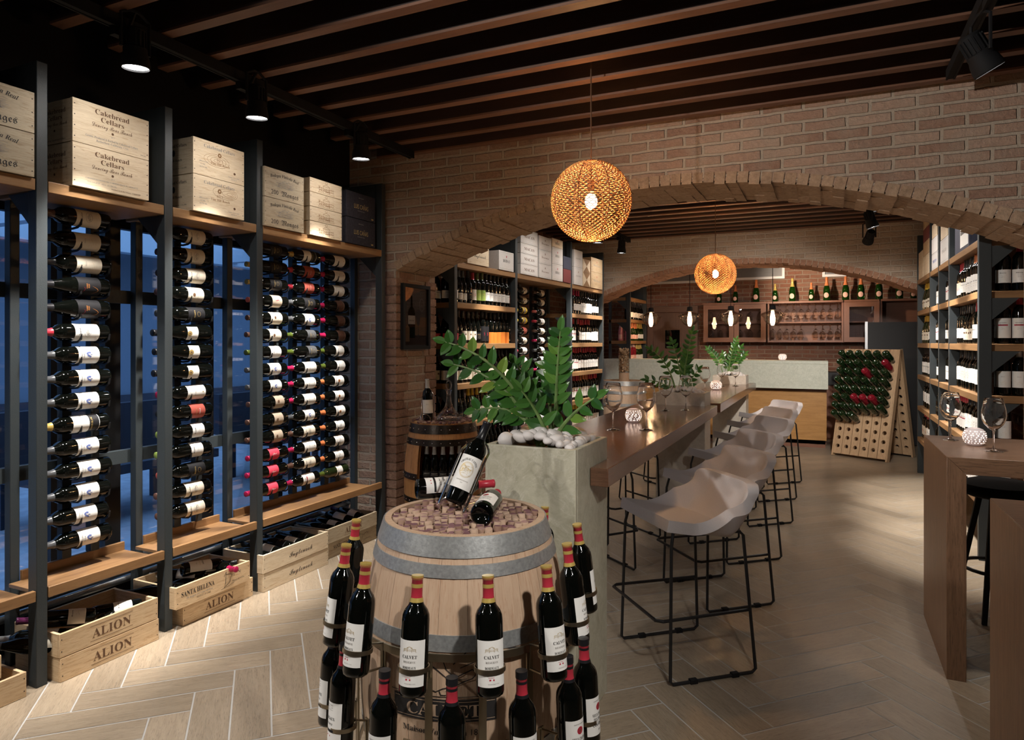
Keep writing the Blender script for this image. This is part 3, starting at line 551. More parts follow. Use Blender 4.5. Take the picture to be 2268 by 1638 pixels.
def sphere_lamp(label,loc,Rr,power,rings=46):
    o=thing('pendant_lamp',label,'pendant lamp',loc); m=MB(); n=150
    for i in range(rings):
        t=R(14)+(PI-R(30))*i/(rings-1); z=Rr*math.cos(t); r0=Rr*math.sin(t); ph=(i%2)*PI
        k=40; pts=[]
        for j in range(n):
            a=2*PI*j/n; w=math.sin(k*a+ph); zz=Rr*.016*math.sin(k*a+PI*(i%2)); rr=r0+.002*w
            pts.append((rr*math.cos(a),rr*math.sin(a),z+zz))
        P=[Vector(p) for p in pts]; vs=[];fs=[]; th=Rr*.0125
        for p in P:
            u=p.normalized(); ax=Vector((0,0,1)); tn=ax-u*ax.dot(u); tn.normalize()
            vs+=[p+u*th*.8,p+tn*th,p-u*th*.8,p-tn*th]
        for j in range(n):
            b,c=4*j,4*((j+1)%n); fs=[(b+q,c+q,c+(q+1)%4,b+(q+1)%4) for q in range(4)]
            m.add([],[],0); o0=0
            m.f+= [tuple(len(m.v)+x for x in f) for f in fs]; m.m+=[0]*4; m.u+=[[(0,0)]*4]*4; m.r+=[((j//2+i)%2)*.8+rng.uniform(0,.2)]*4
        m.v+=[tuple(x) for x in vs]
    m.build('woven_shade','rope',o,ang=180)
    m=MB()
    for k in range(8):
        a=2*PI*k/8; m.tube([((Rr-.006)*math.sin(t)*math.cos(a),(Rr-.006)*math.sin(t)*math.sin(a),(Rr-.006)*math.cos(t)) for t in [R(12)+(PI-R(26))*q/20 for q in range(21)]],.003,5)
    m.build('wire_frame','ink_brown',o)
    m=MB(); m.tube([(0,0,.07),(0,0,3.12-loc[2])],.004,6); m.tube([(0,0,.05),(0,0,.11)],.018,10); m.lathe([(0,3.11-loc[2]),(.05,3.11-loc[2]),(.05,3.14-loc[2])],16); m.build('cord','ink_brown',o)
    m=MB(); m.ball((0,0,.0),.033,.033,.042); m.build('bulb','bulb_emit',o)
    lamp('POINT','bulb_light',(0,0,-.0),power,AMB,.04,parent=o)
    return o
sphere_lamp('large woven rope globe pendant over the near bar table',(-1.115,3.385,2.234),.209,110)
sphere_lamp('smaller looking woven rope globe pendant beyond the near arch',(-1.045,7.27,2.205),.209,120)
def glass_pendant(label,loc):
    o=thing('glass_pendant_lamp',label,'pendant lamp',loc,group='clear glass pendants over the bar'); 
    m=MB(); m.lathe([(.045,-.12),(.085,-.10),(.125,-.05),(.14,-.01),(.18,.03),(.165,.045),(.10,.075),(.045,.10),(.03,.105)],28); m.build('glass_shade','lamp_glass',o)
    m=MB(); m.lathe([(0,.17),(.03,.17),(.04,.16),(.045,.11),(.06,.10),(0,.10)],16); m.tube([(0,0,.16),(0,0,3.13-loc[2])],.005,6); m.build('cord','matte_black',o)
    m=MB(); m.lathe([(0,-.13),(.02,-.125),(.034,-.08),(.036,-.02),(.024,.05),(.018,.09)],14); m.build('bulb','bulb_warm',o)
    lamp('POINT','bulb_light',(0,0,-.03),55,(1,.66,.42),.04,parent=o)
for x,w in ((-2.505,'leftmost'),(-1.905,'second from left'),(-1.30,'third from left'),(-.712,'rightmost')): glass_pendant('clear glass pendant with glowing bulb over the bar, %s of four'%w,(x,10.6,1.87))
# ================================================================ wine crates
def crate(label,xf,y0,y1,z0,z1,mat='crate_pine',front=None,side=None,dep=.30,open_=False,d=-1,rz=0,loc=None,group=None,nails=True,t=.014):
    """d=-1: front faces +X (left wall); d=+1: front faces -X"""
    w=y1-y0; h=z1-z0-.002; o=thing('wine_crate',label,'wine crate',loc or (xf,(y0+y1)/2,z0+.001),rz,group)
    bx=lambda m,a,b,*q: m.box(*sorted((d*a,d*b)),*q)
    mats=[mat]+INK+['ink_stamp']
    m=MB(); bx(m,0,t,-w/2,w/2,0,h)
    F=Flat()
    if front: front(F,w,h)
    if nails:
        for s in(-1,1):
            n=max(2,int(h/.045))
            for k in range(n): F.ell(s*(w/2-.009),-h/2+h*(k+.5)/n,.0028,.0028,1,1,6)
    F.to(m,lambda x,y,l:(-d*l,-d*x,h/2+y),.0006); m.build('front_panel',mats,o,bevel=.0015)
    m=MB(); bx(m,dep-t,dep,-w/2,w/2,0,h); m.build('back_panel',mat,o)
    for s in(-1,1):
        m=MB(); a,b=sorted((s*w/2,s*(w/2-t))); bx(m,t,dep-t,a,b,0,h-.002)
        if s==-1 and side: F=Flat(); side(F,dep,h); F.to(m,lambda x,y,l:(d*(dep/2-(-d)*0)+(x if d<0 else x),-w/2-l,h/2+y),.0006)
        m.build('end_panel',mats,o)
    m=MB(); bx(m,t,dep-t,-w/2+t,w/2-t,0,.01); m.build('base',mat,o)
    if not open_: m=MB(); bx(m,t,dep-t,-w/2+t,w/2-t,h-.014,h-.004); m.build('lid',mat,o)
    return o
ST_=len(INK)+1
def F_cake1(sub):
    def f(F,w,h):
        F.text('Cakebread',0,.066,.024,2,'serif',.17); F.text('Cellars',0,.034,.024,2,'serif',.115); F.text('Dancing Bear Ranch',0,.006,.022,2,'script',.20); F.ell(0,-.02,.006,.006,2); F.text('2011',0,-.036,.007,3)
        if sub: F.text('Grown, Produced & Bottled by Cakebread Cellars',0,-.055,.010,3,'serif',.26); F.text('Rutherford, California, USA',0,-.070,.010,3,'serif',.16); F.text('SPECIAL',w*.42,-.082,.006,2,'sans')
        else: F.text('CABERNET SAUVIGNON 94% • CABERNET FRANC 3% • MERLOT 3%',0,-.052,.006,3,'serif',.26); F.text('BW-CA-4757   4.5 L   6 / 750 ML',-.05,-.068,.007,3,'sans',.14); F.text('Residual 14.2% By Volume   CABERNET',.07,-.082,.006,2,'sans',.15)
    return f
def F_cakeside(F,w,h): F.text('Cakebread',.02,.05,.022,2,'serif',.16); F.text('Cellars',.02,.02,.022,2,'serif',.11); F.text('Dancing Bear Ranch',.02,-.008,.018,2,'script',.18); F.ell(.02,-.04,.006,.006,2); F.text('Bottled by Cakebread Cellars',.02,-.082,.007,1,'sans',.16)
def F_cake2(n):
    def f(F,w,h):
        F.text('Cakebread Cellars',0,.068,.019,3,'serif',.21)
        for a in range(8): F.ell(.009*math.cos(a*.785),.034+.009*math.sin(a*.785),.0045,.0045,ST_,1,6)
        F.text('2011',0,.006,.013,ST_,'serif',.04); F.text('Vine Hill Ranch',.005,-.016,.014,ST_,'serif',.13); F.text('BW-CA-4752',-.105,-.022,.008,3,'serif',.06); F.text('4.5 WL',-.112,-.037,.008,3); F.text('06/750 ML',-.108,-.052,.008,3,'serif',.05)
        for i in range(4): F.ring(.07-.01*i if n else -.02,-.0+.03*n,.02+.022*i,.008+.009*i,.0015,ST_,1,20)
        F.ell(.105,-.045,.008,.007,2); F.text('Contents 14% by Volume',.10,-.068,.006,3,'serif',.08); F.text('CRYPTO-18',.10,-.08,.006,3,'serif',.04)
    return f
def F_cake2side(F,w,h): F.text('Cakebread Cellars',.0,.06,.018,1,'serif',.2); F.ell(0,.02,.012,.018,1); F.text('Vine Hill Ranch',0,-.02,.014,1,'serif',.13); F.text('CONTENTS 14% BY VOLUME',.02,-.065,.007,1,'sans',.16)
def F_monges(F,w,h):
    F.text('Bodegas Vinicola Real',0,.058,.020,1,'ital',.25,arc=.5); castle(F,0,.008,.11,.045,3,1,.002); scribble(F,0,.005,.14,.05,40,3,.0014,4); F.text('200',-.085,-.052,.028,1,'serif',.06); F.text('Monges',.045,-.052,.03,1,'gothic',.15)
def F_castle(F,w,h): castle(F,0,-.006,.15,.062,ST_,1,.0022); scribble(F,-.02,-.02,.14,.02,14,ST_,.0018,3); F.text('L',-.072,.0,.02,ST_,'script'); F.ring(0,.034,.012,.007,.002,ST_)
def F_luis(F,w,h): F.text('LUIS CAÑAS',0,-.004,.034,K['ink_gold'],'sans',.165); F.text('RESERVA DE FAMILIA',0,.058,.007,K['ink_grey'],'sans',.06); F.text('VENDIMIA SELECCIONADA',0,-.036,.006,K['ink_grey'],'sans',.085); F.rect(.12,.145,-.08,-.07,K['ink_gold'])
def F_alion(F,w,h):
    F.text('ALION',0,0,.042,2,'serif',.19); F.rect(-.105,.105,.033,.035,2); F.rect(-.105,.105,-.035,-.033,2)
def F_santa(F,w,h):
    F.text('SANTA HELENA',-.11,.012,.026,1,'serif',.21); F.text('La magia del vino chileno',-.10,-.012,.014,3,'script',.17); F.text('PRODUCT OF CHILE',-.075,-.03,.009,1,'sans',.09)
    F.line([(.06,.02),(.075,.045),(.07,-.02),(.06,-.04),(.10,-.02),(.115,.02),(.075,.03)],.003,1); F.line([(.12,.012),(.125,.024),(.13,.006),(.14,.028),(.15,.02),(.16,.03),(.175,.012),(.178,.026)],.003,1); F.line([(.04,-.045),(.10,-.038),(.14,-.026),(.2,-.012)],[.002,.0012,.0012,.0008],1); F.text('Miguel Melendez',.16,-.018,.007,1,'script',.09)
def F_ingle(F,w,h): F.text('Inglenook',.03,0,.034,1,'script',.21)
# crates on the shelf above the windows
crate('upper wooden crate lettered Grown and Produced, in the brightest shelf stack',-3.078,1.933,2.311,2.407,2.605,'crate_pale',F_cake1(1),F_cakeside)
crate('lower wooden crate under the crate lettered Grown and Produced',-3.078,1.933,2.311,2.207,2.406,'crate_pale',F_cake1(0),F_cakeside)
crate('upper wooden crate with vine leaf and knots, second shelf bay',-3.078,2.573,2.923,2.407,2.605,'crate_pale',F_cake2(0),F_cake2side)
crate('lower wooden crate with vine leaf and knots, second shelf bay',-3.078,2.573,2.923,2.207,2.406,'crate_pale',F_cake2(1),F_cake2side)
crate('upper greyish crate with gothic lettering 200, third shelf bay',-3.085,3.088,3.428,2.386,2.568,'crate_grey',F_monges)
crate('lower greyish crate with gothic lettering 200, third shelf bay',-3.085,3.088,3.428,2.207,2.385,'crate_grey',F_monges)
for k,w in enumerate(('lowest','second lowest','second from top','topmost')): crate('shallow pale crate stamped with a chateau, %s of its stack'%w,-3.08,3.48,3.804,2.207+.0955*k,2.2995+.0955*k+.002,'crate_pale',F_castle,dep=.32)
crate('upper black crate with gold lettering at the end of the window shelf',-3.085,3.862,4.197,2.395,2.582,'crate_black',F_luis,nails=False)
crate('lower black crate with gold lettering at the end of the window shelf',-3.085,3.858,4.197,2.207,2.393,'crate_black',F_luis,nails=False)
crate('upper crate with gothic lettering at the far left picture edge',-3.085,1.40,1.775,2.395,2.57,'crate_grey',F_monges)
crate('lower crate with gothic lettering at the far left picture edge',-3.085,1.40,1.775,2.207,2.393,'crate_grey',F_monges)
# open crates on the floor
crate('open wooden crate of bottles lettered ALION, topmost of the nearest floor stack',-3.055,1.862,2.345,.108,.215,'crate_pine',F_alion,open_=True,dep=.33)
crate('wooden crate lettered ALION on the floor, bottom of the nearest stack',-3.055,1.866,2.35,.0,.107,'crate_pine',F_alion,open_=True,dep=.33)
crate('open wooden crate of bottles with Santa Helena lettering and a signature',-3.05,2.446,2.94,.112,.226,'crate_pine',F_santa,open_=True,dep=.33)
crate('wooden crate lettered ALION beneath the signed Santa Helena crate',-3.078,2.51,2.99,.0,.111,'crate_pine',F_alion,open_=True)
crate('open pale wooden crate of bottles lettered Inglenook, upper of two',-3.05,3.045,3.625,.112,.224,'crate_pale',F_ingle,open_=True,dep=.33)
crate('pale wooden crate lettered Inglenook on the floor, lower of two',-3.053,3.05,3.63,.0,.111,'crate_pale',F_ingle,open_=True,dep=.33)
crate('upper open brown crate with bottles, farthest along the window floor',-3.10,3.68,4.24,.112,.214,'crate_grey',F_alion,open_=True,dep=.3)
crate('lower brown crate with a signature, farthest along the window floor',-3.12,3.70,4.26,.0,.111,'crate_grey',F_santa,open_=True,dep=.28)
crate('low wooden floor crate at the lower left picture corner',-3.07,1.20,1.735,.0,.107,'crate_pine',None,open_=True,dep=.33)
crate('short wooden crate stacked on the crate at the lower left corner',-3.10,1.18,1.655,.108,.205,'crate_pine',None,open_=True,dep=.26)
def lie(st,label,x,y,z,ax,face,group=None): return bottle(st,label,(x,y,z),along(ax,face),group)
lie('s_purple','bottle with purple neck lying on top in the near ALION crate',-3.14,2.075,.205,(-.55,-1,.18),(1,0,.9))
lie('s_silver','bottle with blue-white label lying under others in the near ALION crate',-3.13,1.96,.155,(-.75,-.75,.1),(.6,0,1)); lie('s_brown','lowest bottle lying at the near end of the near ALION crate',-3.11,1.915,.150,(-.7,-.6,.05),(.4,0,1))
lie('s_dark','dark bottle lying in the middle of the near ALION crate',-3.12,2.16,.165,(-.8,-.6,.1),(0,0,1)); lie('s_white','bottle with pale label lying at the far end of the near ALION crate',-3.10,2.285,.185,(-.45,-1,.06),(.8,0,1))
lie('s_white_blk','uppermost bottle with pale label lying in the signed crate',-3.22,2.62,.245,(.35,1,-.10),(.5,0,1)); lie('s_silver','bottle with pale label lying beneath the uppermost bottle in the signed crate',-3.15,2.72,.190,(-.9,-.55,.05),(.4,0,1))
lie('s_dark','dark bottle showing its base at the near end of the signed crate',-3.105,2.535,.175,(-.9,-.7,.05),(0,0,1)); lie('s_dark','dark bottle showing its base mid way along the signed crate',-3.09,2.70,.150,(-.9,-.5,.05),(0,0,1)); lie('s_mag','bottle with a pale cap lying across the far edge of the signed crate',-3.30,2.83,.190,(.85,-.1,.1),(0,0,1))
for k,(y,w) in enumerate(((3.12,'nearest'),(3.22,'second'),(3.32,'third'),(3.42,'fourth'),(3.52,'farthest'))): lie('s_dark' if k%2==0 else 's_white','%s bottle lying in the open Inglenook crate, base towards the room'%w,-3.085,y,.178+.004*(k%3),(-1,-.12,.12),(0,0,1))
for k,(y,w) in enumerate(((3.78,'nearest'),(3.88,'second'),(3.99,'third'),(4.10,'farthest'))): lie(('s_dark','s_purple','s_silver','s_purple')[k],'%s bottle lying in the brown crate farthest along the window'%w,-3.14,y,.172+.02*(k>1),(-1,.1*(k-2),.12),(0,0,1))
# ================================================================ cask display in the foreground
BX,BY=-1.097,1.993; BC=(BX,BY)
def barrel(o,h,re,rb,mat,hoops,hoopm,inner=None,gap=None,n=40,zc=None):
    def rad(z): t=(z-h/2)/(h/2); return rb-(rb-re)*t*t
    m=MB(); zs=[h*i/18 for i in range(19)]; ns=24; a0,a1=(gap if gap else (0,2*PI))
    for k in range(ns):
        ta=a0+(a1-a0)*k/ns; tb=a0+(a1-a0)*(k+1)/ns; e=.0005/rb; sub=3
        vs=[];fs=[];uv=[]; of=rng.uniform(0,9)
        for z in zs:
            for j in range(sub+1):
                a=ta+e+(tb-ta-2*e)*j/sub; vs.append((rad(z)*math.cos(a),rad(z)*math.sin(a),z))
        for i in range(len(zs)-1):
            for j in range(sub):
                q=(i*(sub+1)+j,i*(sub+1)+j+1,(i+1)*(sub+1)+j+1,(i+1)*(sub+1)+j); fs.append(q)
                uv.append([(zs[i]+of,rb*(tb-ta)*j/sub+of),(zs[i]+of,rb*(tb-ta)*(j+1)/sub+of),(zs[i+1]+of,rb*(tb-ta)*(j+1)/sub+of),(zs[i+1]+of,rb*(tb-ta)*j/sub+of)])
        m.add(vs,fs,0,uv)
    m.lathe([(rad(z)-.0012,z) for z in zs],48,0,a0=a0,a1=a1); m.lathe([(rad(z)-.022,z) for z in zs[::-1]],48,0,a0=a0,a1=a1)
    m.lathe([(re,h),(re-.022,h)],48,0,a0=a0,a1=a1); m.build('staves',[mat,'stave_dark'],o)
    for hp in hoops:
        za,zb=hp[:2]; b0,b1=(hp[2] if len(hp)>2 else (0,2*PI)); m=MB(); m.lathe([(rad(za)+.0005,za),(rad(za)+.004,za),(rad(zb)+.004,zb),(rad(zb)+.0005,zb)],48,0,a0=b0,a1=b1)
        if hoopm=='hoop_iron':
            for k in range(26):
                a=b0+(b1-b0)*(k+.5)/26; z=(za+zb)/2; r_=rad(z)+.0045; m.ball((r_*math.cos(a),r_*math.sin(a),z),.0045,.0045,.0045,6,4,1)
        m.build('hoop',[hoopm,'chrome'],o)
    return rad
cask=thing('wine_cask','oak cask with grey steel hoops ringed by bottles in the foreground','cask',(BX,BY,0))
brad=barrel(cask,.925,.266,.345,'barrel_oak',[(.866,.924),(.812,.848),(.615,.66),(.262,.305),(.075,.115),(0,.055)],'galvanised')
m=MB(); m.lathe([(0,.872),(.25,.872)],40); m.build('head','barrel_oak',cask)
FA=math.atan2(-.907,.421)   # bearing of the viewer-side of the cask
def on_cask(F,a0,zc): 
    def fn(x,y,l): a=a0+x/.345; z=zc+y; r_=brad(z)+.0012+l; return (r_*math.cos(a),r_*math.sin(a),z)
    return fn
F=Flat(); F.rect(-.155,.155,-.032,.032,1,1,24); F.rect(-.15,.15,-.026,-.0245,2,2,20); F.rect(-.15,.15,.0245,.026,2,2,20); F.text('CALVET',0,0,.036,2,'serif',.22,lay=2); F.rect(-.165,.165,.038,.040,1,1,20)
F.text('Maison Fondée en 1818',.0,-.062,.018,1,'serif',.25)
bird=[([(-.17,.185),(-.12,.155),(-.06,.135),(-.02,.115),(.02,.085),(.05,.10),(.085,.115),(.10,.105)],.0032),([(.10,.105),(.085,.09),(.06,.082),(.03,.068),(.0,.062),(-.02,.052),(-.045,.06),(-.065,.05)],.003),([(-.005,.15),(.01,.115),(.03,.098)],.003),([(.03,.13),(.07,.165),(.12,.175),(.20,.16),(.25,.155)],.0032),([(.05,.12),(.09,.135),(.15,.14),(.21,.145)],.0022),([(-.15,.165),(-.11,.14),(-.07,.125)],.0022),([(-.13,.148),(-.09,.13),(-.05,.118)],.002),([(-.05,.095),(-.07,.085),(-.05,.08),(-.08,.07),(-.05,.068)],.002),([(-.01,.055),(-.005,.044),(.01,.044)],.0025),([(.01,.058),(.018,.046),(.03,.046)],.0025),([(.02,.075),(.05,.088),(.07,.09)],.0018)]
for p,w in bird: F.line(p,w,1)
m=MB(); F.to(m,on_cask(F,FA-.12,.452),.0005); m.build('branding',['ink','ink','barrel_oak'],cask)
def stand_pt(ang,r_): return (BX+r_*math.cos(ang),BY+r_*math.sin(ang))
# steel bottle carrier around the cask
carrier=thing('bottle_carrier','steel ring carrier holding bottles around the foreground cask','bottle holder',(BX,BY,0))
for z,rr in ((.607,.356),(.20,.345)): m=MB(); m.lathe([(rr,z-.011),(rr+.005,z-.011),(rr+.005,z+.011),(rr,z+.011),(rr,z-.011)],48); m.build('ring_band','bronze_steel',carrier)
CL,CDp=-.156,2.27
def ang_of(lat,dep): dl,dd=lat-CL,dep-CDp; return math.atan2(.4209*dl+.907*dd,.907*dl-.4209*dd)
UP=[(-.553,2.41,'back left, partly hidden'),(-.517,2.118,'left side'),(-.418,1.94,'front left'),(-.26,1.82,'left of the two facing front'),(-.0605,1.815,'right of the two facing front'),(.097,1.917,'front right'),(.1676,2.13,'right side, leaning'),(.226,2.354,'right side by the stone planter'),(.1436,2.627,'at the back, mostly hidden')]
LO=[(-.562,2.138,'left side, mostly hidden','margaux'),(-.498,2.007,'left','margaux'),(-.363,1.81,'front left','medoc'),(-.16,1.79,'front centre','medoc'),(.0317,1.829,'front right of centre','medoc'),(.166,1.92,'right, with a wax seal label','jouans'),(.219,2.043,'far right, with a wax seal label','jouans')]
def D_calvet(F): castle(F,0,.036,.034,.014,K['ink_gold'],1,.0009); F.text('CALVET',0,.017,.0085,K['ink'],'serif',.042); F.text('RESERVE',0,.004,.005,K['ink_grey'],'serif',.034); F.text('BORDEAUX',0,-.010,.0062,K['ink'],'serif',.038); F.text('2014',0,-.022,.0035,K['ink_grey'],'serif'); F.rect(-.008,.006,-.042,-.038,K['ink_red']); F.text('CALVET',-.002,-.034,.003,K['ink_red'],'script'); F.text('MIS EN BOUTEILLE  N° 20125',.004,-.050,.0025,K['ink_grey'],'sans',.03); F.ring(0,0,.0,.0,.0001,K['ink_grey']); [F.line(p,.0005,K['ink_grey']) for p in (((-.030,-.056),(.030,-.056)),((-.030,.056),(.030,.056)))]
def D_marg(F): scribble(F,0,.038,.03,.012,12,K['ink_grey'],.0007,2); F.text('DOMAINE CASTEL',0,.05,.003,K['ink_grey'],'serif',.03); F.text('MARGAUX',0,.012,.0085,K['ink'],'serif',.046); F.text('CALVET',0,-.004,.006,K['ink'],'serif',.032); F.rect(-.04,.04,-.028,-.020,K['paper_black'],1,8); F.rect(-.008,.008,-.04,-.036,K['ink_red'])
def D_medoc(F): F.text('RESERVE DE L\'ESTEY',0,.046,.0045,K['ink_grey'],'serif',.044); castle(F,0,.026,.034,.016,K['ink_grey'],1,.001); F.text('CALVET',0,.0,.008,K['ink'],'serif',.042); F.text('MEDOC',0,-.016,.006,K['ink'],'serif',.03)
def D_jou(F): F.ell(0,.026,.0105,.0105,K['ink_red']); F.ring(0,.026,.007,.007,.001,K['ink_brown'],2); F.ell(0,.026,.002,.005,K['ink_brown'],2); F.text('VIEUX CHATEAU',0,.004,.0085,K['ink'],'serif',.052); F.text('DES JOUANS',0,-.008,.0085,K['ink'],'serif',.044); F.text('Saint-Emilion',0,-.024,.0095,K['ink'],'gothic',.05); F.text('2014',0,-.040,.004,K['ink'],'serif'); F.text('GRAND VIN DE BORDEAUX',0,.044,.003,K['ink_grey'],'serif',.04)
ST.update(calvet=('bord','wine_glass_dark','red','white',.028,.145,66,D_calvet),margaux=('bord','wine_glass_dark','red','white',.03,.145,66,D_marg),medoc=('bord','wine_glass_dark','red','white',.03,.145,66,D_medoc),jouans=('bord','wine_glass_dark','red','white',.03,.14,66,D_jou),cantin=('bord','wine_glass_dark','black','white',.045,.165,66,None))
def caskbottle(st,label,a,r_,z,tilt,bands,top):
    x,y=stand_pt(a,r_); up=Vector((-math.sin(tilt)*math.cos(a),-math.sin(tilt)*math.sin(a),math.cos(tilt)))
    o=bottle(st,label,(x,y,z),along(up,(math.cos(a),math.sin(a),0)),None,1,False); put('label',label_mesh(st),o); put('capsule',cap_mesh('bord','red',bands) if top=='gold' else capblack(bands),o); return o
def capblack(bands):
    k='cb'
    if k not in MC:
        m=MB(); z0=.236; p=[(prof_r('bord',z0)+.0006,z0)]+[(r+.0006,z+.0003) for r,z in PROF['bord'] if z>z0 and r>0]+[(0,.304)]; m.lathe(p,16)
        for za,zb in ((.236,.244),(.272,.279)): m.lathe([(prof_r('bord',za)+.0012,za),(prof_r('bord',zb)+.0012,zb)],16,1)
        m.lathe([(.0168,.286),(.0168,.3045),(0,.3048)],16,1); MC[k]=m.mesh('capsule',['foil_red','foil_black'],60)
    return MC[k]
rings=MB()
for row,(lst,zz,rr) in enumerate(((UP,.566,.437),(LO,.303,.452))):
    for q in lst:
        a=ang_of(q[0],q[1]); tl=R(7 if row==0 else 3); rr=min(.48,max(.395,math.hypot(q[0]-CL,q[1]-CDp)+(.037 if row==0 else .012)))
        if row==0: caskbottle('calvet','red-capped bottle, upper ring of the foreground cask, %s'%q[2],a,rr,zz,tl,((.236,.247),(.273,.283),(.294,.2985)),'gold')
        else: caskbottle(q[3],'black-topped bottle, lower ring of the foreground cask, %s'%q[2],a,rr,zz,tl,None,'black')
        cx,cy=rr*math.cos(a),rr*math.sin(a); ct,st_=math.cos(a),math.sin(a); m=MB()
        M=Matrix.Translation((cx-.008*ct,cy-.008*st_,zz+.066))@Matrix.Rotation(-tl,4,Vector((-st_,ct,0)))
        m.lathe([(.0395,-.006),(.0425,-.006),(.0425,.006),(.0395,.006),(.0395,-.006)],28,0,M); m.lathe([(0,-.0685),(.03,-.0685),(.03,-.066),(0,-.066)],20,0,M)
        ri=.36; m.tube([((rr-.045)*ct,(rr-.045)*st_,zz+.066),(ri*ct,ri*st_,zz+.052),(ri*ct,ri*st_,zz-.02),(rr*ct,rr*st_,zz-.006)],.004,6)
        m.box(-.0025,.0025,-.011,.011,.20 if row==0 else .2,.61 if row==0 else .36,0,Matrix.Translation((.356*ct,.356*st_,0))@Matrix.Rotation(a,4,'Z'))
        m.build('bottle_ring','bronze_steel',carrier)
# corks heaped upright in the cask head
cm=[]
for k in range(14):
    m=MB(); h=rng.uniform(.040,.056); m.lathe([(.0118,0),(.0124,.003),(.0124,h-.002),(.0115,h)],10,0,rn=rng.uniform(0,.42)); m.lathe([(.0115,h),(0,h+.0002)],10,0,rn=rng.random()); cm.append(m.mesh('wine_cork','cork'))
i=0; sp=.0268
for a in range(-12,13):
    for b in range(-12,13):
        x=(a+.5*(b%2))*sp; y=b*sp*.866
        if math.hypot(x,y)<.234 and i<296:
            o=put('wine_cork',cm[rng.randrange(14)]); o.location=(BX+x+rng.uniform(-.0015,.0015),BY+y+rng.uniform(-.0015,.0015),.8725+rng.uniform(0,.007)); o.rotation_euler=(rng.uniform(-.1,.1),rng.uniform(-.1,.1),rng.uniform(0,6)); tag(o,'used wine cork standing upright among the corks on the foreground cask','cork','corks on the foreground cask'); i+=1
# three bottles lying and leaning on the corks
lie('margaux','bottle lying on the corks of the foreground cask, base to the left',-1.372,2.118,.957,(.70,.70,.0),(.35,-.75,.9))
lie('jouans','bottle lying on the corks of the foreground cask, base to the viewer',-.985,1.895,.957,(-.29,.95,.0),(-.1,-.25,1))
def D_cant(F): F.text('CHATEAU CANTIN',0,.046,.008,K['ink'],'serif',.075,arc=.035); F.ring(0,.008,.025,.027,.0012,K['ink_gold']); F.ring(0,.008,.022,.024,.0008,K['ink_gold']); castle(F,0,.01,.03,.016,K['ink_gold'],1,.001); scribble(F,0,.008,.04,.034,40,K['ink_gold'],.0008,12); F.text('SAINT-EMILION GRAND CRU',0,-.030,.004,K['ink_grey'],'serif',.045); F.text('2011',0,-.038,.003,K['ink']); [F.rect(-.018,.018,y,y+.0005,K['ink_grey']) for y in(-.045,-.049)]
ST['cantin']=('bord','wine_glass_dark','black','white',.05,.168,72,D_cant)
bt=Vector((.215,.42,.88)).normalized(); bb=Vector((-1.165,2.035,.945))
bottle('cantin','bottle leaning in a wire holder on the foreground cask, cream crest label',bb,along(bt,(.35,-.9,.2)))
wh=thing('wire_bottle_holder','chrome wire holder under the leaning bottle on the foreground cask','bottle holder',(0,0,0))
xx=Vector((.907,.42,0)); xx=(xx-bt*xx.dot(bt)).normalized(); yy=bt.cross(xx)
m=MB(); g=lambda u,v,w:bb+xx*u+yy*v+bt*w
lp=[g(-.046,.01,.20),g(-.046,.0,.02),g(-.044,-.02,-.015)]; m.tube([g(-.046,-.012,-.02)]+[g(-.046,-.012,q) for q in(.02,.1,.18)]+[g(.046*math.cos(t)*-1,.03+.015*math.sin(t),.19+.05*math.sin(t)) for t in [PI*k/10 for k in range(1,10)]]+[g(.046,-.012,q) for q in(.18,.1,.02,-.02)],.0042,8)
z0=.921; fl=[Vector((p.x,p.y,z0)) for p in (g(-.046,0,-.02),g(.046,0,-.02))]
c_=(fl[0]+fl[1])/2; rr=(fl[0]-fl[1]).length/2
m.tube([g(-.046,-.012,-.02)]+[c_+(fl[0]-c_).normalized()*rr*math.cos(t)+Vector((-.42,.907,0))*-1*rr*.8*math.sin(t)*.2+Vector((0,0,.05*math.sin(t))) for t in [PI*k/12 for k in range(13)]]+[g(.046,-.012,-.02)],.0042,8)
m.tube([fl[0],fl[0]+bt*0+Vector((.10,.20,0)),fl[1]+Vector((.05,.2,0)),fl[1]],.0042,8); m.build('wire_frame','chrome',wh)
# ================================================================ stone planters, bar tables, plants
PX0,PX1=-1.24,-.857
def planter(label,y0,y1,zt=1.092,mat='marble'):
    o=thing('stone_planter',label,'planter',((PX0+PX1)/2,(y0+y1)/2,0)); w=(PX1-PX0)/2; h=(y1-y0)/2; t=.022
    m=MB(); m.box(-w,w,-h,-h+t,0,zt); m.build('front_slab',mat,o,bevel=.003)
    m=MB(); m.box(w-t,w,-h+t,h,0,zt); m.box(-w,-w+t,-h+t,h,0,zt); m.box(-w+t,w-t,h-t,h,0,zt); m.build('side_slabs',mat,o,bevel=.003)
    m=MB(); m.box(-w+t,w-t,-h+t,h-t,zt-.09,zt-.05); m.build('soil','stave_dark',o); return o
planter('tall stone planter at the near end of the first bar table',2.417,2.822); planter('stone planter with white pebbles between the two bar tables',5.416,5.69,1.1,'trough_stone'); planter('stone planter with white pebbles at the far end of the bar tables',8.395,8.68,1.1,'trough_stone')
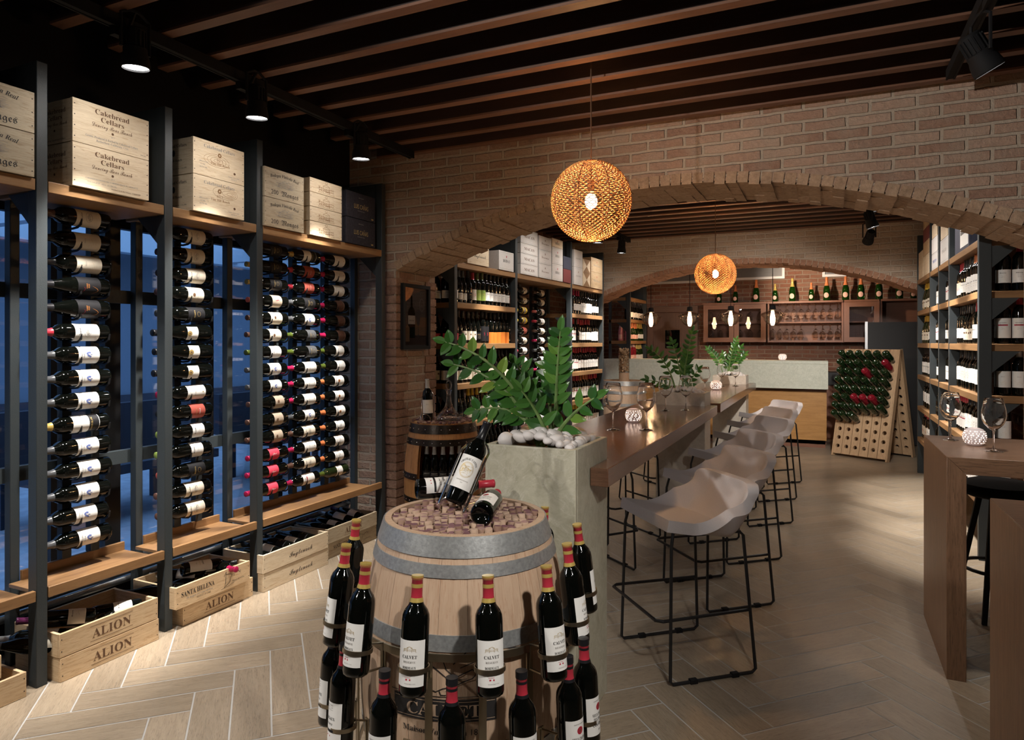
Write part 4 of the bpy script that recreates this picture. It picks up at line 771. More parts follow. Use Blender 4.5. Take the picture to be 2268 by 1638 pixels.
def table(label,y0,n0,n1,y1):
    o=thing('bar_table',label,'bar table',(-1.08,(y0+y1)/2,0)); cy=(y0+y1)/2; m=MB(); z0,z1=.926,1.0
    X0,X1=-1.39+1.08,-.78+1.08; a,b=PX0-.003+1.08,PX1+.003+1.08
    P=[(X0,n0),(a,n0),(a,n0),(b,n0),(b,y0),(X1,y0),(X1,y1),(b,y1),(b,n1),(a,n1),(a,y1),(X0,y1)]
    P=[(X0,n0),(b,n0),(b,y0),(X1,y0),(X1,y1),(b,y1),(b,n1),(a,n1),(a,y1),(X0,y1)]
    m.prism([(x,y-cy) for x,y in P],z0,z1)
    for i,u in enumerate(m.u): m.u[i]=[(q[1],q[0]) for q in u]
    vs=m.v; n=len(P)
    for i in range(n):
        f=m.f[2+i]; m.u[2+i]=[((vs[k][1] if abs(vs[f[0]][0]-vs[f[1]][0])<1e-4 else vs[k][0]),vs[k][2]) for k in f]
    m.build('table_top','walnut',o,bevel=.003)
    m=MB(); m.box(X0+.12,X1-.12,n0+.02-cy,n1-.02-cy,.88,.925); m.build('under_frame','matte_black',o); return o
table('long glossy walnut bar table nearest the viewer, ending at the tall planter',2.581,2.826,5.412,5.53); table('second glossy walnut bar table, farther back towards the marble bar',5.705,5.70,8.39,8.77)
PEB=[]
for k in range(8):
    m=MB(); m.ball((0,0,0),1,1,1,14,9); r=random.Random(k)
    m.v=[(x*(1+.12*math.sin(2*y+k)),y*(1+.1*math.sin(3*z+k)),z*(1+.1*math.cos(2*x+k))) for x,y,z in m.v]; PEB.append(m.mesh('pebble','pebble',80))
def pebbles(label,group,x0,x1,y0,y1,z,n,seed,s0=.016,s1=.034,skip=None):
    r=random.Random(seed); pts=[]
    for k in range(n*40):
        if len(pts)>=n: break
        s=r.uniform(s0,s1); x,y=r.uniform(x0+s,x1-s),r.uniform(y0+s,y1-s)
        if all(math.hypot(x-a,y-b)>(s+c)*.80 for a,b,c in pts) and not(skip and math.hypot(x-skip[0],y-skip[1])<skip[2]): pts.append((x,y,s))
    cx,cy=(x0+x1)/2,(y0+y1)/2
    for x,y,s in pts:
        o=put('pebble',PEB[r.randrange(8)]); hump=.045*max(0,1-abs(x-cx)/(x1-x0)*2)
        o.location=(x,y,z+s*.35+hump); o.scale=(s*r.uniform(1,1.3),s*r.uniform(.8,1.0),s*r.uniform(.68,.92)); o.rotation_euler=(r.uniform(-.4,.4),r.uniform(-.4,.4),r.uniform(0,6.3)); tag(o,label,'pebble',group)
pebbles('smooth white pebble heaped in the tall near planter','pebbles in the near planter',PX0+.02,PX1-.02,2.437,2.80,1.080,170,1,.017,.036,(-1.06,2.64,.045)); pebbles('smooth white pebble in the planter between the two bar tables','pebbles in the middle planter',PX0+.025,PX1-.025,5.44,5.665,1.075,46,2,.018,.032,(-1.06,5.56,.035)); pebbles('smooth white pebble in the planter at the far end of the tables','pebbles in the far planter',PX0+.025,PX1-.025,8.42,8.655,1.075,40,3,.018,.034,(-1.08,8.55,.035))
def leaf(m,p,dirv,up,L,W,rn):
    d=dirv.normalized(); s=d.cross(up); s=s.normalized() if s.length>1e-3 else Vector((1,0,0)); n=s.cross(d); vs=[];fs=[]; K_=7
    for i in range(K_+1):
        t=i/K_; w=W*math.sin(PI*min(1,t**.8*.98+.02))**.8*.5 if 0<i<K_ else .0008; c=p+d*L*t+n*(-.10*L*t*t)
        vs+=[c-s*w+n*w*.35,c,c+s*w+n*w*.35]
    for i in range(K_):
        for j in range(2): fs.append((3*i+j,3*i+j+1,3*i+j+4,3*i+j+3))
    m.add(vs,fs,0,rn=rn)
def plant(label,base,tips,seed,L=.085,W=.038,rb=.011,npair=8):
    o=thing('zz_plant',label,'plant',base); r=random.Random(seed); B=Vector(base)
    for k,tp in enumerate(tips):
        T=Vector(tp[:3])-B; bow=tp[3] if len(tp)>3 else .08; b0=Vector((r.uniform(-1,1)*.03+T.x*.08,r.uniform(-1,1)*.03,-.03)); pts=[]; ns=16
        h=Vector((T.x,T.y,0)); mid=b0*.5+T*.5-h*.22+Vector((0,0,bow))
        for i in range(ns+1): t=i/ns; pts.append(b0*(1-t)**2+mid*2*t*(1-t)+T*t*t)
        m=MB(); m.tube(pts,[rb*(1-.72*i/ns) for i in range(ns+1)],8); st=m.build('stem','stem_green',o)
        m=MB(); n=tp[4] if len(tp)>4 else npair
        for i in range(n):
            t=.36+.60*i/(n-1); q=min(int(t*ns),ns-1); f=t*ns-q; p=pts[q].lerp(pts[q+1],f); d=(pts[q+1]-pts[q]).normalized()
            sd=d.cross(Vector((r.uniform(-.2,.2),-.9,.35))); sd.normalize(); up=sd.cross(d)
            for s in(-1,1):
                rn=min(1,max(0,r.gauss(.45,.22))); ll=L*r.uniform(.85,1.15)*(1-.25*(i/(n-1))**2)
                leaf(m,p,(sd*s*.9+d*.55+Vector((r.uniform(-.15,.15),r.uniform(-.25,.1),r.uniform(-.1,.25)))),up+Vector((0,-.4,.3)),ll,W*r.uniform(.85,1.1),rn)
        leaf(m,pts[-1],d,up,L*.8,W*.8,.6); m.build('leaves','leaf',st)
    return o
plant('large leafy green plant in the tall near planter',(-1.06,2.64,1.09),[(-1.53,2.60,1.50,.14,8),(-1.50,2.62,1.40,.12,6),(-1.40,2.64,1.20,.13,7),(-1.01,2.66,1.545,.02,8),(-.845,2.61,1.275,.02,4),(-1.24,2.72,1.40,.05,6),(-1.14,2.55,1.30,.02,4),(-1.10,2.74,1.40,.02,5),(-1.30,2.66,1.33,.08,6)],5,.088,.043,.0125)
plant('leafy green plant in the planter between the two bar tables',(-1.06,5.56,1.09),[(-.97,5.52,1.585,.0,9),(-1.31,5.52,1.44,.1,6),(-1.33,5.48,1.19,.05,5),(-1.15,5.60,1.50,.04,7),(-.92,5.50,1.28,.02,4),(-1.03,5.56,1.40,.02,6)],8,.07,.03,.008)
plant('leafy green plant in the planter at the far end of the tables',(-1.08,8.55,1.09),[(-.98,8.55,1.53,.02,9),(-1.31,8.52,1.42,.06,8),(-.88,8.55,1.36,.03,7),(-1.14,8.6,1.36,.03,6),(-1.0,8.48,1.44,.02,7),(-.92,8.5,1.44,.0,7)],11,.068,.032,.008)
# ================================================================ glasses and candle holders
GP=[(0,0),(.037,0),(.0385,.0012),(.036,.0024),(.02,.005),(.008,.010),(.0045,.022),(.0038,.06),(.0042,.09),(.0075,.101),(.022,.110),(.038,.128),(.048,.150),(.0515,.172),(.0495,.196),(.044,.222),(.0375,.252)]
GP=GP+[(.0366,.2525),(.0432,.222),(.0487,.196),(.0507,.172),(.0472,.1505),(.0372,.129),(.021,.1115),(.006,.1045),(0,.104)]
GM=MB(); GM.lathe(GP,26); GMESH=GM.mesh('wine_glass','crystal',50)
def wglass(label,x,y,z,s=1,rot=(0,0,0),group=None):
    o=put('wine_glass',GMESH); o.location=(x,y,z); o.scale=(s,s,s); o.rotation_euler=rot; return tag(o,label,'wine glass',group)
for x,y,w,s in ((-1.098,3.731,'left of the pair beside the candle on the near bar table',1.06),(-.927,3.81,'right of the pair beside the candle on the near bar table',1.06),(-1.062,4.947,'left of the pair before the middle planter',1),(-.936,5.052,'right of the pair before the middle planter',1),(-1.091,6.90,'standing alone on the second bar table',1),(-1.20,6.45,'half hidden by the middle planter plant',1),(-1.074,7.94,'left of the pair before the far planter',1),(-.935,8.05,'right of the pair before the far planter',1),(.586,4.153,'left of the pair on the right-hand wooden counter',.98),(.707,3.802,'right of the pair on the right-hand wooden counter',.98)):
    wglass('clear stemmed wine glass %s'%w,x,y,1.0005 if x<0 else .9905,s)
def candle(label,x,y,z,s=1):
    o=thing('candle_holder',label,'candle holder',(x,y,z)); o.scale=(s,s,s); m=MB(); pr=[(0,.002),(.026,0),(.034,.004),(.047,.022),(.0515,.042),(.047,.064),(.036,.079),(.024,.084),(.022,.080),(.034,.074)]; m.lathe(pr,32); m.build('bowl','porcelain',o)
    m=MB(); r=random.Random(int(x*99)); nrow=7
    for i in range(nrow):
        z_=.014+.056*i/(nrow-1); rr=.0
        for a,b in zip(pr[1:],pr[2:]):
            if a[1]<=z_<=b[1]: rr=a[0]+(b[0]-a[0])*(z_-a[1])/(b[1]-a[1]); break
        n=18
        for j in range(n):
            a=2*PI*(j+.5*(i%2))/n+r.uniform(-.1,.1); q=r.choice((.0016,.0024,.0032)); c=Vector(((rr+.0006)*math.cos(a),(rr+.0006)*math.sin(a),z_)); u=Vector((-math.sin(a),math.cos(a),0)); v=Vector((0,0,1))
            m.add([c+u*q*math.cos(t)+v*q*math.sin(t) for t in [2*PI*k/6 for k in range(6)]],[tuple(range(6))],0)
    m.build('pierced_holes','tea_light',o); m=MB(); m.lathe([(0,.04),(.018,.04),(.018,.012),(0,.012)],12); m.build('tea_light_candle','tea_light',o)
candle('white pierced candle holder between the two glasses on the near table',-1.093,4.16,1.001); candle('white pierced candle holder on the second bar table',-1.044,7.316,1.001,1.15); candle('white pierced candle holder on the right-hand wooden counter',.665,4.0,.991); candle('white pierced candle holder on top of the marble bar',-.573,10.5,1.237,1.1)
# ================================================================ grey bar stools
def stool_proto(label,loc,rz,group):
    o=thing('bar_stool',label,'bar stool',loc,rz,group); m=MB(); A=40;Bn=40; vs=[];fs=[]
    def P(s,t):
        q=abs(s); wq=max(0,(q-.72)/.28)**1.3
        if t<.55:
            k=t/.55; y=-.215+.34*k-.05*max(0,(q-.45)/.55)**1.6*max(0,(k-.35)/.65)**1.5; z=.722-.066*k+.095*max(0,(k-.35)/.65)**1.4*wq; x=.234*s*(1-.0*k)
        else:
            k=(t-.55)/.45; y=.125+.10*(1-(1-k)**2); z=.656+.195*k+.095*wq*(1-k)**1.4-.03*max(0,(q-.85)/.15)**2*k; x=s*(.237-.012*k); y-=.05*max(0,(q-.45)/.55)**1.6*(1-.35*k)
        return (x,y,z)
    for j in range(Bn+1):
        for i in range(A+1):
            vs.append(P(-1+2*i/A,j/Bn))
    for j in range(Bn):
        for i in range(A): b=j*(A+1)+i; fs.append((b,b+1,b+A+2,b+A+1))
    m.add(vs,fs,0); sh=m.build('seat_shell','fabric',o,180); md=sh.modifiers.new('thick','SOLIDIFY'); md.thickness=.052; md.offset=-1; md=sh.modifiers.new('round','BEVEL'); md.width=.014; md.segments=3; md.limit_method='ANGLE'; md.angle_limit=R(50)
    T=.0075
    for s in(-1,1):
        m=MB(); c=[(s*.218,-.185,.668),(s*.228,-.200,.60),(s*.242,-.213,.022),(s*.242,-.200,.0085),(s*.242,.200,.0085),(s*.242,.219,.022),(s*.205,.180,.62),(s*.20,.165,.635),(s*.218,-.185,.664)]
        m.tube(c,T,8); m.build('side_frame','black_metal',o)
        for y in(-.10,.11): m=MB(); m.box(s*.242-.012,s*.242+.012,y-.018,y+.018,0,.02); m.build('foot_glide','matte_black',o,bevel=.002)
    m=MB(); m.tube([(.218,-.185,.666),(-.218,-.185,.666)],T,8); m.tube([(.2,.165,.636),(-.2,.165,.636)],T,8); m.build('seat_frame','black_metal',o)
    m=MB(); m.tube([(.226,.195,.285),(.236,-.245,.285),(.215,-.270,.285),(-.215,-.270,.285),(-.236,-.245,.285),(-.226,.195,.285)],T,8); m.build('footrest','black_metal',o); return o
sx=[(-.615,3.285,'nearest to the viewer'),(-.597,4.175,'second'),(-.606,5.06,'third'),(-.576,6.10,'fourth'),(-.582,7.03,'fifth'),(-.565,7.9,'farthest')]
G='grey bar stools along the right of the bar tables'; s0=None
for x,y,w in sx:
    lb='grey fabric bar stool on black wire frame, %s in the row'%w
    s0_=stool_proto(lb,(x,y,0),R(-48.7),G) if s0 is None else dup(s0,None,lb,G,(x,y,0),(0,0,R(-48.7))); s0=s0 or s0_
for x,y,w in ((-1.45,4.30,'first'),(-1.47,5.12,'second'),(-1.47,6.35,'third'),(-1.47,7.3,'fourth')): dup(s0,None,'grey bar stool half hidden on the left of the bar tables, %s'%w,'grey bar stools left of the bar tables',(x,y,0),(0,0,R(52)))
# ================================================================ right-hand counters and round stool
def counter(label,x0,x1,y0,y1,zt):
    o=thing('wooden_counter',label,'counter',(x0,(y0+y1)/2,0)); h=(y1-y0)/2; t=.075
    m=MB(); m.prism([(0,zt),(x1-x0,zt),(x1-x0,zt-t),(t,zt-t)],-h,h,0,lambda a,b,c:(a,c,b)); 
    for i in range(len(m.f)):
        f=m.f[i]; m.u[i]=[((m.v[k][0],m.v[k][2]) if i<2 else (m.v[k][0],m.v[k][1])) for k in f]
    m.build('counter_top','counter_wood',o,bevel=.002)
    for xa,mir in ((0,0),(x1-x0,1)):
        m=MB(); m.prism([(0,0),(t,0),(t,zt-t-.0005),(0,zt-.0005)] if not mir else [(x1-x0-t,0),(x1-x0,0),(x1-x0,zt-t-.001),(x1-x0-t,zt-t-.001)],-h,h,0,lambda a,b,c:(a,c,b))
        for i in range(len(m.f)): f=m.f[i]; m.u[i]=[((m.v[k][2],m.v[k][0]) if i<2 else (m.v[k][2],m.v[k][1])) for k in f]
        m.build('side_leg','counter_wood',o,bevel=.002)
counter('tall wooden counter with glasses at the right, farther of two',.486,2.3,3.55,4.33,.99); counter('tall wooden counter cut by the right picture edge, nearer of two',.486,2.3,1.9,2.67,.99)
o=thing('round_stool','black round padded stool behind the right-hand counters','bar stool',(.86,4.50,0)); m=MB(); m.lathe([(0,.655),(.15,.655),(.18,.67),(.192,.69),(.192,.70),(.18,.722),(.13,.738),(0,.742)],32); m.build('seat','fabric_black',o)
for k in range(4):
    a=PI/4+PI/2*k+.3; m=MB(); m.tube([(.09*math.cos(a),.09*math.sin(a),.66),(.215*math.cos(a),.215*math.sin(a),0)],[.02,.016],4); m.build('leg','matte_black',o)
m=MB(); m.tube([(.175*math.cos(2*PI*k/28),.175*math.sin(2*PI*k/28),.26) for k in range(28)],.010,8,closed=True); m.build('footrest_ring','black_metal',o)
# ================================================================ shelving beyond the near arch
ZS=[2.206,1.85,1.487,1.13,.775,.42]
AL=math.atan2(.165,3.65); M2=Matrix.Translation((-2.93,5.2,0))@Matrix.Rotation(-AL,4,'Z')
L2P=(-.068,1.093,2.565,3.69)
shelving('wine_shelving','black steel and oak wine shelving on the left beyond the near arch',(-2.93,5.2,0),-AL,-1,L2P,(.02,1.15,2.62,3.72),
 [(ZS[0],[(-.018,1.09),(1.143,2.562),(2.615,3.687)])]+[(z,[(-.018,1.09),(2.615,3.687)]) for z in ZS[1:]],None,(),2.72)
MR=Matrix.Translation((.95,0,0))
shelving('wine_shelving','black steel and oak wine shelving on the right beyond the near arch',(.95,0,0),0,1,(5.57,6.80,7.38,7.97,9.0),(5.62,6.86,7.44,8.03,9.05),
 [(z,[(5.62,6.797),(6.85,7.377),(7.43,7.967),(8.02,8.997)]) for z in ZS],None,(),2.72,pd=.075)
def row(M,d,u0,u1,z,sts,where,v=.075,step=None,sc=1,face=None,stuff=False):
    n=len(sts); st=(u1-u0)/n
    for k,s in enumerate(sts):
        if not s: continue
        p=M@Vector((d*(v+rng.uniform(0,.012)),u0+st*(k+.5),z+.0005)); fz=(M.to_3x3()@Vector((-d,-.25,0)) if face is None else face)
        if stuff: STUFF.append((s,p,along((0,0,1),fz,rng.uniform(-.15,.15)),sc*rng.uniform(.97,1.02))); continue
        nm='from left' if d<0 else 'from right'
        bottle(s,'%s bottle %s, %s, %s'%(ORD[k],nm,where,SDESC.get(s,'dark label')),p,along((0,0,1),fz,rng.uniform(-.15,.15)),None,sc*rng.uniform(.97,1.02))
def rep(*a):
    o=[]
    for s,n in a: o+=[s]*n
    return o
W1='first bay past the arch'; W3=''
SDESC={'s_purple':'purple neck','s_brown':'grey neck','s_pict':'red neck','s_green':'green label','s_white':'white label','s_burgred':'pink label','s_burg':'cream label','s_blackred':'red flame','s_orange':'orange label','s_yellow':'yellow neck','s_copper':'copper neck','s_white_blk':'tall white label','s_white_red':'red neck','s_redcap':'red neck','s_roots':'root drawing','s_mag':'magenta neck'}
SH=['top shelf','second shelf','third shelf','fourth shelf','bottom shelf']
R1=[rep(('s_purple',1),('s_brown',2),('s_dark',1),('s_pict',1),('s_green',2),('s_white',6)),rep(('s_burgred',1),('s_dark',1),('s_burg',3),('s_dark',1),('s_blackred',2),('s_orange',5)),rep(('s_burg',13)),rep(('s_dark',3),('s_yellow',10)),rep(('s_dark',13))]
R3=[rep(('s_dark',2),('s_mag',3),('s_white_blk',5),('s_white',3)),rep(('s_redcap',3),('s_dark',1),('s_white_red',6),('s_white_blk',3)),rep(('s_redcap',4),('s_white_red',9)),rep(('s_redcap',5),('s_copper',4),('s_white_red',4)),rep(('s_yellow',7),('s_white',6))]
for k in range(5):
    row(M2,-1,.0,1.07,ZS[k+1],R1[k],'%s %s'%(SH[k],W1),stuff=k>3); row(M2,-1,2.64,3.67,ZS[k+1],R3[k],'',stuff=True)
    for v,w in ((.17,'second'),(.265,'third')):
        s=R1[k][0]; p=M2@Vector((-v,.045,ZS[k+1]+.0005)); bottle(s,'%s bottle behind the end of the %s, %s'%(w,SH[k],W1),p,along((0,0,1),(.9,-.5,0)))
C2=[(1.36,'left',['rose','rose','rustlab','crest','crest','crest','crest','dot','dot','tree','tree','tree','tree','dot','tree']),(1.80,'middle',['crest','crest','stripe','stripe','redlab','crest','jordan_red','dot','tree','tree','darklab','darklab','tree','tree','tree']),(2.27,'right',['crest','crest','greylab','jordan_red','jordan','redtext','tree','tree','dot','tree','tree','jordan','tree','tree','tree'])]
for u0,cn,sts in C2:
    o=thing('bottle_rack','black steel bottle rack with the %s column of bottles beyond the near arch'%cn,'bottle rack',M2@Vector((-.30,u0,0)),-AL)
    for du in (-.16,-.03): m=MB(); m.box(-.04,0,du,du+.045,.3,2.15); m.build('rail','steel',o)
    for i,st in enumerate(sts):
        z=2.085-.1118*i
        for du in (-.14,-.01): m=MB(); peg(m,0,du,z); m.build('peg','black_metal',o)
        r_=BODYR[ST[st][0]]
        bottle(st,'%s bottle down in the %s rack column beyond the arch, %s'%(ORD[i],cn,DESC.get(st,{'rose':'pink label','stripe':'yellow and blue label'}.get(st,''))),M2@Vector((-.30+.075,u0,z-.048+r_)),along(M2.to_3x3()@Vector((0,-1,0)),(1,-.2,0),rng.uniform(-.2,.2)))
def F_word(t,font='serif',mi=2,h=.03,w=None,extra=None):
    def f(F,W,H):
        F.text(t,0,0,h,mi,font,w or W*.6)
        F.line([(-W*.46,-H*.42),(W*.46,-H*.42),(W*.46,H*.42),(-W*.46,H*.42),(-W*.46,-H*.42)],.002,3)
        if extra: F.ell(0,H*.22,.008,.012,extra)
    return f
def F_dia(F,w,h): F.poly([(-w*.48,h*.5),(w*.48,h*.5),(0,0)],ST_); F.poly([(-w*.48,-h*.5),(w*.48,-h*.5),(0,0)],ST_)
def F_grid(F,w,h): F.rect(-w*.1,w*.45,-h*.42,h*.35,K['paper_white']); [F.rect(-w*.06+i*w*.1,w*.02+i*w*.1,j*h*.16-h*.1,j*h*.16,K['ink'],2) for i in range(5) for j in range(3)]
def c2(label,u0,u1,z0,z1,mat,fr,dep=.28): crate(label,0,0,u1-u0,z0,z1,mat,fr,None,dep,rz=-AL,loc=M2@Vector((.012,(u0+u1)/2,z0+.001)),nails=False)
z=2.207
c2('pale crate with script lettering on the first shelf beyond the near arch',.13,.52,z,z+.17,'crate_pale',F_ingle); c2('white lettered box right of the script crate beyond the near arch',.72,1.03,z,z+.19,'crate_white',F_word('RODA I','serif',1,.03,.14,K['ink_red']),.3)
for k,(h0,h1,w) in enumerate(((0,.108,'lowest'),(.109,.218,'second lowest'),(.219,.325,'second from top'),(.326,.475,'topmost'))): c2('shallow pale crate lettered MACAN or similar beyond the arch, %s of its stack'%w,1.19,1.60,z+h0,z+h1,'crate_white',F_word('MACAN','serif',2,.03))
for k,(h0,h1,w) in enumerate(((0,.155,'lowest'),(.156,.31,'middle'),(.311,.46,'topmost'))): c2('pale box with script lettering in the narrow stack beyond the arch, %s'%w,1.635,1.96,z+h0,z+h1,'crate_white',F_word('Descenare','script',2,.03,None,K['ink_brown']))
for k,(h0,h1,w) in enumerate(((0,.19,'lowest'),(.191,.38,'middle'),(.381,.48,'topmost'))): c2('white box lettered RODA in the tall stack beyond the arch, %s'%w,1.985,2.29,z+h0,z+h1,'crate_pale' if k==2 else 'crate_white',F_word('RODA I','serif',1,.03,.12,K['ink_red']))
c2('dark red box under the navy box at the end of the middle shelf',2.31,2.54,z,z+.16,'crate_red',None); c2('navy box on the dark red box at the end of the middle shelf',2.31,2.54,z+.161,z+.31,'crate_navy',None)
c2('lower white box left of the diamond boxes beyond the near arch',2.64,2.92,z,z+.22,'crate_white',F_word('GRANDES','serif',3,.02,.16,ST_)); c2('upper white box left of the diamond boxes beyond the near arch',2.64,2.92,z+.221,z+.43,'crate_white',F_word('GRANDES','serif',3,.02,.16))
c2('lower narrow box with diamond pattern beyond the near arch',2.94,3.19,z,z+.175,'crate_pale',F_dia); c2('upper narrow box with diamond pattern beyond the near arch',2.94,3.19,z+.176,z+.345,'crate_pale',F_dia)
c2('lower plain brown box at the far end of the left shelf',3.22,3.65,z,z+.21,'crate_pine',F_word('Bibbona','script',3,.03,None,K['ink_red'])); c2('upper plain brown box at the far end of the left shelf',3.22,3.65,z+.211,z+.40,'crate_pine',F_word('Bibbona','script',3,.03,None,K['ink_red']))
# right-hand unit
WR=['nearest right bay']*4
RR=[[rep(('s_copper',6),('s_white_blk',3),('s_white',2),('s_pict',3)),rep(('s_white_red',6),('s_burg',4),('s_white',4)),rep(('s_roots',14)),rep(('s_roots',9),('s_redcap',5)),rep(('s_white_blk',14))],
 [rep(('s_redcap',6)),rep(('s_white',6)),rep(('s_white_blk',6)),rep(('s_redcap',6)),rep(('s_dark',6))],[rep(('s_white_blk',6)),rep(('s_redcap',6)),rep(('s_white',6)),rep(('s_dark',6)),rep(('s_white_red',6))],
 [rep(('s_mag',3),('s_yellow',8)),rep(('s_white',5),('s_yellow',6)),rep(('s_copper',6),('s_white_blk',5)),rep(('s_roots',11)),rep(('s_white_blk',7),('s_pict',4))]]
BAY=[(5.64,6.78),(6.87,7.36),(7.45,7.95),(8.04,8.98)]
for b in range(4):
    for k in range(5): row(MR,1,BAY[b][0],BAY[b][1],ZS[k+1],RR[b][k],'%s %s'%(SH[k],WR[b]),stuff=b>0 or k>3)
for k,(sty,n,sc) in enumerate((('s_mag',2,1.14),('s_redcap',2,1.14),('s_silver',2,1.12),('s_silver',1,1.2),('s_silver',1,1.1))):
    for j in range(n): bottle(sty,'large bottle at the open near end of the right shelving, %s, %s from aisle'%(SH[k],ORD[j]),(.95+.165+.092*j,5.70,ZS[k+1]+.0005),along((0,0,1),(-.25,-1,0)),None,sc)
def cr(label,u0,u1,z0,z1,mat,fr,dep=.28): crate(label,.955,u0,u1,z0,z1,mat,fr,None,dep,d=1,nails=False)
cr('navy box with a white label on the nearest right shelf top',5.95,6.55,z,z+.30,'crate_navy',F_grid); cr('tall pale box on the second right shelf top, lower',6.90,7.33,z,z+.22,'crate_white',F_word('PAGO','serif',3)); cr('pale box stacked on the box on the second right shelf top',6.92,7.31,z+.221,z+.43,'crate_pale',None)
cr('lower white box on the third right shelf top',7.5,7.9,z,z+.16,'crate_white',F_word('PROTOS','serif',4)); cr('middle white box on the third right shelf top',7.5,7.9,z+.161,z+.31,'crate_white',None); cr('upper pale box on the third right shelf top',7.52,7.88,z+.311,z+.45,'crate_pale',None)
for k,(h0,h1,w,mt) in enumerate(((0,.21,'lowest','crate_pale'),(.211,.36,'second','crate_pine'),(.361,.5,'third','crate_red'),(.501,.66,'topmost','crate_pine'))): cr('wooden box on the farthest right shelf top, %s of the stack'%w,8.1,8.55,z+h0,z+h1,mt,None)
cr('pale wooden box beside the stack on the farthest right shelf top',8.58,8.95,z,z+.3,'crate_pale',None)

def stuffmesh(items):
    mb=MB(); mats=[]
    for s,p,rot,sc in items:
        T=Matrix.Translation(p)@rot.to_matrix().to_4x4()@Matrix.Scale(sc,4); sh,gl,fo=ST[s][:3]
        for me in (body_mesh(sh,gl),label_mesh(s),cap_mesh(sh,fo)):
            mp=[]
            for mt in me.materials:
                if mt.name not in mats: mats.append(mt.name)
                mp.append(mats.index(mt.name))
            vs=[T@v.co for v in me.vertices]; o=len(mb.v); mb.v+=[tuple(v) for v in vs]
            for q in me.polygons: mb.f.append(tuple(o+i for i in q.vertices)); mb.m.append(mp[q.material_index]); mb.u.append([(0,0)]*len(q.vertices)); mb.r.append(.5)
    return mb.build('wine_bottles',mats,None,60)
o=tag(stuffmesh(STUFF),'close rows of wine bottles filling the farther shelves on both sides beyond the arch','wine bottles'); o['kind']='stuff'
# ================================================================ bar and back wall
bar=thing('marble_bar','long pale green marble bar across the back of the room','bar',(-1.45,10.55,0))
m=MB(); m.box(-1.75,1.475,-.2,.3,1.19,1.236); m.box(-1.75,1.475,-.2,-.17,.84,1.19); m.build('marble_top','marble_bar',bar,bevel=.004)
m=MB(); m.box(-1.7,1.455,-.05,.0,.11,.80,0); m.build('wood_front','bar_front_wood',bar)
m=MB(); m.box(-1.7,1.455,-.03,.02,.80,.84); m.box(-1.7,1.44,0,.05,0,.11); m.build('plinth','cabinet_wood',bar)
m=MB(); m.box(-1.7,1.45,.0,.28,.05,1.19); m.build('body','cabinet_wood',bar)
def frame(m,x0,x1,y0,y1,z0,z1,t,mi=0): m.box(x0,x0+t,y0,y1,z0,z1,mi); m.box(x1-t,x1,y0,y1,z0,z1,mi); m.box(x0+t,x1-t,y0,y1,z0,z0+t,mi); m.box(x0+t,x1-t,y0,y1,z1-t,z1,mi)
def cabinet(label,x0,x1,z0,z1,doors,y0=11.88,dep=.31,shelves=()):
    o=thing('wall_cabinet',label,'cabinet',((x0+x1)/2,12.19,z0)); w=(x1-x0)/2; h=z1-z0; ya=y0-12.19
    m=MB(); m.box(-w,w,-.02,0,0,h); m.box(-w,-w+.025,ya,-.02,0,h); m.box(w-.025,w,ya,-.02,0,h); m.box(-w+.025,w-.025,ya,-.02,0,.025); m.box(-w-.01,w+.01,ya-.02,-.0,h,h+.03); m.build('body','cabinet_wood',o)
    for s in shelves: m=MB(); m.box(-w+.026,w-.026,ya+.02,-.021,s,s+.022); m.build('shelf','cabinet_wood',o)
    dw=2*w/doors if doors else 0
    for k in range(doors):
        a=-w+k*dw+.004; b=a+dw-.008; m=MB(); frame(m,a,b,ya-.025,ya-.002,.004,h-.004,.075); d=m.build('door','cabinet_wood',o); g=MB(); g.box(a+.075,b-.075,ya-.016,ya-.012,.079,h-.079); g.build('door_glass','cabinet_glass',d)
    return o
ZC0,ZC1=1.495,2.13
cabinet('wooden wall cabinet with two glass doors left above the bar',-1.905,-.90,ZC0,ZC1,2,shelves=(.31,))
cabinet('open wooden wall cabinet with two rows of hanging glasses',-.875,.245,ZC0,ZC1,0,shelves=(.31,))
cabinet('dark glass-fronted wall cabinet right of the hanging glasses',.25,.75,ZC0,ZC1,1,shelves=(.31,)); cabinet('dark wall cabinet at the right end behind the riddling rack',.755,1.95,1.75,ZC1,0)
for rw,zt in ((0,ZC1-.002),(1,ZC0+.31)):
    for k in range(10):
        if rw and k==5: continue
        wglass('wine glass hanging upside down, %s from left, %s row, open cabinet'%(ORD[k],('upper','lower')[rw]),-.80+.108*k,11.99,zt-.004,.92,(PI,0,0))
for k in range(6):
    for rw,zt in ((0,ZC1-.03),(1,ZC0+.30)): 
        o=wglass('wine glass behind the left cabinet doors, %s from left, %s row'%(ORD[k],('upper','lower')[rw]),-1.80+.16*k,12.03,zt-.004,.92,(PI,0,0))
for k,(x,b) in enumerate(zip((-1.66,-1.394,-1.062,-.766,-.503,-.219,.007,.28,.497,.748,1.024,1.211),(0,0,1,0,1,0,1,1,1,1,1,0))):
    o=bottle('ch_pink','dark green champagne bottle on the wall cabinets, %s from the left'%ORD[k],(x,12.0,ZC1+.031),along((0,0,1),(-.15,-1,0)),'champagne bottles on the wall cabinets',1.18 if b else .93,False)
    sh='champ'; kk='oval'
    if kk not in MC:
        F=Flat(); F.ell(0,0,.033,.036,0); m=MB(); F.to(m,lambda x,y,l:((.0446+l)*math.cos(x/.0446),(.0446+l)*math.sin(x/.0446),.075+y),.0009); MC[kk]=m.mesh('label',['paper_pink'],60)
    put('label',MC[kk],o); put('capsule',cap_mesh('champ','gold' if k in(3,4) else 'burnt'),o)
